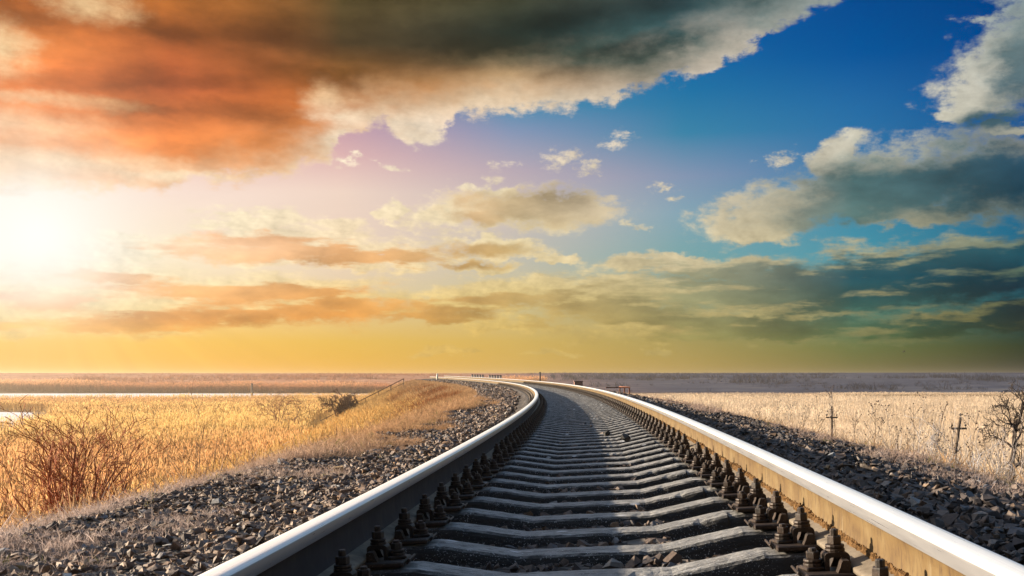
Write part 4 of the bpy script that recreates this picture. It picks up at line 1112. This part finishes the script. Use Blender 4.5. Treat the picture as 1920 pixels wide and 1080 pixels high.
# ------------------------------------------------------------------ posts, poles, railings
def plain(name, c, rough=.8, c2=None, scale=30):
    def fn(g, pos, p):
        n = g.noise(wpos(g), scale, 4, .6); setp(g, p, g.mix(g.mr(n, .35, .7), g.rgb(c), g.rgb(c2 or tuple(q * .6 for q in c))), rough, 0, .3); bump(g, p, n, .4, .004)
    return principled(name, fn)
M['wood'] = plain('weathered_wood', (.13, .095, .068), .85); M['rustpaint'] = plain('rusty_red_metal', (.24, .085, .045), .75); M['white'] = plain('chalky_white_paint', (.72, .70, .64), .7, (.5, .48, .44)); M['black'] = plain('black_paint', (.022, .022, .024), .6)
M['porc'] = plain('dark_glass', (.03, .03, .03), .3); M['pinkbox'] = plain('faded_red_paint', (.42, .24, .20), .8); M['slab'] = plain('concrete_slab', (.22, .21, .20), .9)
def upole(x, y, ztop, lean, label):
    e = empty('utility_pole', (x, y, FIELD - .2)); tag(e, label, 'pole'); H = ztop - FIELD + .2
    mb = MB(); top = np.array((lean, 0, H)); mb.tube([(0, 0, 0), top * .5, top], [.085, .075, .06], 8); mb.build('pole', M['wood'], e)
    a = top * (1 - .48 / H); mb = MB(); mb.box(tuple(a), (.66, .07, .08), bev=.01); mb.build('cross_arm', M['wood'], e)
    for q in (-.28, .28):
        mb = MB(); mb.lathe((a[0] + q, 0, a[2] + .04), [(.012, 0), (.012, .05), (.04, .06), (.045, .11), (.02, .14)], 8); mb.build('insulator', M['porc'], e)
    mb = MB(); mb.lathe(tuple(top), [(.012, -.02), (.012, .05), (.045, .06), (.05, .12), (.02, .16)], 8); mb.build('insulator', M['porc'], e)
upole(17.8, 60.0, -1.38, .0, 'upright wooden pole with a cross arm, behind weeds in the right field')
upole(18.1, 45.0, -1.28, .62, 'slightly leaning wooden pole with a cross arm, near the dark crooked tree')
# white posts with black caps beside the far track
for i in range(10):
    s = 98.5 + i * 1.6 + (2.6 if i > 4 else 0); e = tag(empty('marker_post', tuple(lpos(s, 2.75, float(bank(s, 2.75)) - .1))), 'one of the short white posts with black bands where the track meets the horizon', 'post', 'striped posts at the far end of the track')
    mb = MB(); mb.box((0, 0, .3), (.2, .2, .6), bev=.02); mb.build('shaft', M['white'], e)
    mb = MB(); mb.box((0, 0, .63), (.206, .206, .09), bev=.02); mb.build('cap_band', M['black'], e)
    mb = MB(); mb.box((0, 0, .22), (.206, .206, .12), bev=.005); mb.build('foot_band', M['black'], e)
def post(name, p, h, w, mat, label, cat='post', lean=0.0):
    mb = MB(); mb.tube([(0, 0, -.2), (lean * .5, 0, h * .5), (lean, 0, h)], [w, w * .95, w * .85], 7)
    mb.lathe((lean, 0, h), [(w * .95, -.02), (w, .0), (w * .6, w * .5)], 7)
    o = mb.build(name, mat); o.location = p; return tag(o, label, cat)
P_ = lambda s, t, dz=0: tuple(lpos(s, t, float(bank(s, t)) + dz))
post('marker_post', P_(76, 2.7), .85, .06, M['black'], 'short dark post standing alone behind the right rail near the bend')
post('marker_post', P_(110, -1.75), .62, .10, M['white'], 'small white post on the left side where the far rails vanish')
post('wooden_post', (-20.9, 100.5, FIELD), 1.0, .10, M['wood'], 'short dark wooden post at the edge of the reeds by the spindly tree', lean=.05)
post('wooden_post', P_(85, -8.9), .8, .08, M['wood'], 'grey wooden stub on the left slope below the rust brown grass, the thicker of two', lean=.06)
post('wooden_post', P_(87.5, -8.3), .95, .07, M['wood'], 'grey wooden stub on the left slope, the thinner of two', lean=-.1)
post('wooden_post', (-79.5, 331.0, FIELD + .2), 3.6, .38, M['wood'], 'dark post standing in the reeds on the far bank of the water')
# rusty handrail right of the track, and the faded red box farther on
e = tag(empty('rusty_railing', P_(50, 4.25)), 'rusty metal handrail frame behind the right rail, in front of the pale reeds', 'railing')
th = float(frame(50)[3]); e.rotation_euler = (0, 0, -th)
for k, yy in enumerate((0, 1.6, 3.2)):
    mb = MB(); mb.box((0, yy, .35), (.06, .06, 1.0), bev=.006); mb.build('post', M['rustpaint'], e)
for zz in (.86, .5):
    mb = MB(); mb.box((0, 1.6, zz + .015), (.045, 3.5, .05), bev=.006); mb.build('rail', M['rustpaint'], e)
mb = MB(); mb.box((-.55, .02, .865), (1.1, .045, .05), bev=.006); mb.build('rail', M['rustpaint'], e)
e = tag(empty('equipment_cabinet', P_(71, 4.6, -.1)), 'faded red box standing behind the right rail near the bend', 'cabinet')
mb = MB(); mb.box((0, 0, .62), (.56, .45, 1.24), bev=.02); mb.build('body', M['pinkbox'], e)
mb = MB(); mb.box((0, 0, 1.27), (.64, .53, .06), bev=.015); mb.build('lid', M['pinkbox'], e)
mb = MB(); mb.box((0, -.232, .65), (.42, .014, 1.0), bev=.004); mb.build('door', M['pinkbox'], e)
# stair with handrail down the end of the embankment
e = tag(empty('embankment_stair', P_(116, -4.6)), 'wooden stair with a handrail running down the far left slope past the dark tree', 'stair')
th = float(frame(116)[3]); org = np.array(e.location)
ts = np.linspace(-4.6, -13.3, 27); pp = np.array([lpos(116, t, max(float(bank(116, t)), FIELD - float(zline(116)))) for t in ts]) - org
mb = MB()
for k in range(len(ts) - 1):
    c = (pp[k] + pp[k + 1]) / 2; mb.box(tuple(c + (0, 0, .12)), (.36, .95, .06), R=Matrix.Rotation(-th, 3, 'Z'), bev=.008)
mb.build('treads', M['wood'], e)
for yy in (-.52, .52):
    off = np.array((math.sin(th) * yy, math.cos(th) * yy, 0)); mb = MB(); mb.tube([p + off + (0, 0, .06) for p in pp[::2]], [.07] * len(pp[::2]), 5); mb.build('stringer', M['wood'], e)
off = np.array((-math.sin(th) * .62, -math.cos(th) * .62, 0))
mb = MB(); mb.tube([p + off + (0, 0, 1.05) for p in pp[::2]], [.045] * len(pp[::2]), 6); mb.build('handrail', M['wood'], e)
mb = MB(); mb.tube([p + off + (0, 0, .6) for p in pp[::2]], [.03] * len(pp[::2]), 6); mb.build('handrail', M['wood'], e)
for k in range(0, 27, 4):
    mb = MB(); mb.tube([pp[k] + off + (0, 0, -.1), pp[k] + off + (0, 0, 1.06)], [.045, .045], 6); mb.build('handrail_post', M['wood'], e)
# small rusty frame at the foot of the big shrub
x, y = at_px(107, 9.2), 9.2; z = float(ground_z(np.array([x]), np.array([y]))[0])
e = tag(empty('rusty_stand', (x, y, z), .25), 'little rusty metal frame standing at the foot of the big reddish shrub', 'frame')
for q in (-.1, .1):
    mb = MB(); mb.box((q, 0, .20), (.022, .022, .50), bev=.003); mb.build('leg', M['rustpaint'], e)
mb = MB(); mb.box((0, 0, .44), (.25, .026, .03), bev=.003); mb.build('top_bar', M['rustpaint'], e)
mb = MB(); mb.box((0, 0, .28), (.18, .016, .018), bev=.003); mb.build('cross_bar', M['rustpaint'], e)
# loose rocks that stand out from the ballast
def rock(s, t, dz, size, col, k, label, rot=(0, 0, 0), sc3=(1, 1, 1)):
    V, F = LIB[k]; o = arr_obj('rock', V * size * np.array(sc3), F, M['stone'], False, col=np.tile(np.array(col), (len(V), 1)))
    o.location = lpos(s, t, float(bank(s, t)) + dz); o.rotation_euler = rot; return tag(o, label, 'rock')
rock(S0 + .25, .10, .022, .055, (.16, .15, .14), 3, 'large pale rock between the nearest sleepers, right of the middle of the track')
rock(S0 - .22, .62, .03, .070, (.085, .06, .045), 7, 'large brown rock between the nearest sleepers at the right rail')
rock(S0 - .26, -.22, .03, .06, (.07, .065, .07), 11, 'long dark rock propped against the nearest sleeper left of centre', (.3, .2, .4), (1.5, .7, .7))
rock(7.9, -1.85, .03, .058, (.36, .23, .10), 5, 'ochre yellow rock on the left ballast beside the rail')
rock(8.8, -2.55, .03, .045, (.52, .50, .47), 9, 'white upright stone at the edge of the left ballast', (0, 1.2, .4))
rock(6.0, -2.10, .02, .048, (.15, .155, .17), 13, 'pale blue grey rock on the left ballast above the rail')
rock(10.3, .35, .085, .075, (.03, .028, .026), 2, 'dark clod lying on a sleeper in the middle of the track', (.1, .1, .8))
rock(11.3, .20, .085, .055, (.035, .032, .03), 15, 'smaller dark clod on a sleeper behind the bigger one', (.1, .1, 2))
rock(5.1, 2.55, .03, .075, (.30, .32, .33), 17, 'flat pale rock at the outer edge of the right ballast', (0, .1, .3), (1.3, 1, .6))
rock(5.7, 2.45, .03, .055, (.34, .22, .10), 19, 'yellowish rock near the outer edge of the right ballast')
for k, s in enumerate((84.0, 79.0)):
    o_ = MB(); o_.box((0, 0, .1), (1.5, .9, .3), bev=.05); o = o_.build('concrete_slab', M['slab']); o.location = P_(s, -4.4 - .4 * k); o.rotation_euler = (0, -.45, .2)
    tag(o, ['grey concrete slab lying in the rust brown grass, the farther of two', 'grey concrete slab lying in the rust brown grass, the nearer of two'][k], 'slab')
# a bird far off over the right field
mb = MB()
mb.tube([(0, -.24, 0), (0, -.1, .03), (0, .08, .03), (0, .2, .02), (0, .27, .01)], [.015, .06, .075, .045, .012], 7)
for q in (-1, 1):
    mb.add([(q * .04, -.05, .05), (q * .04, .1, .05), (q * .3, .1, .22), (q * .3, -.03, .2), (q * .62, -.06, .16), (q * .04, -.05, .03), (q * .04, .1, .03), (q * .3, .1, .205), (q * .3, -.03, .185)],
           [(0, 1, 2, 3), (3, 2, 4), (6, 5, 8, 7), (7, 8, 4), (1, 6, 7, 2), (5, 0, 3, 8), (2, 7, 4), (8, 3, 4)])
mb.add([(-.03, .2, .02), (.03, .2, .02), (.06, .36, .02), (-.06, .36, .02), (0, .28, .04)], [(0, 1, 4), (1, 2, 4), (2, 3, 4), (3, 0, 4), (3, 2, 1, 0)])
o = mb.build('bird', M['black']); o.location = (at_px(1695, 190), 190, CAM[2] + (HOR - 660) / FPX * 190); o.rotation_euler = (0, .2, 1.9)
tag(o, 'tiny dark bird flying low over the right field', 'bird')
# ------------------------------------------------------------------ the hazy evening air over the marsh
mb = MB(); mb.box((0, 510, -1.25), (1840, 1260, 11.5))
hz_m = bpy.data.materials.new('haze'); hz_m.use_nodes = True; g = NT(hz_m.node_tree)
pv = g.n('ShaderNodeVolumePrincipled'); ho = g.n('ShaderNodeOutputMaterial'); g.t.links.new(pv.outputs[0], ho.inputs['Volume'])
pv.inputs['Color'].default_value = (1.0, .85, .68, 1); pv.inputs['Density'].default_value = 0.0005; pv.inputs['Anisotropy'].default_value = 0.68
hz = mb.build('haze', hz_m); tag(hz, kind='stuff')
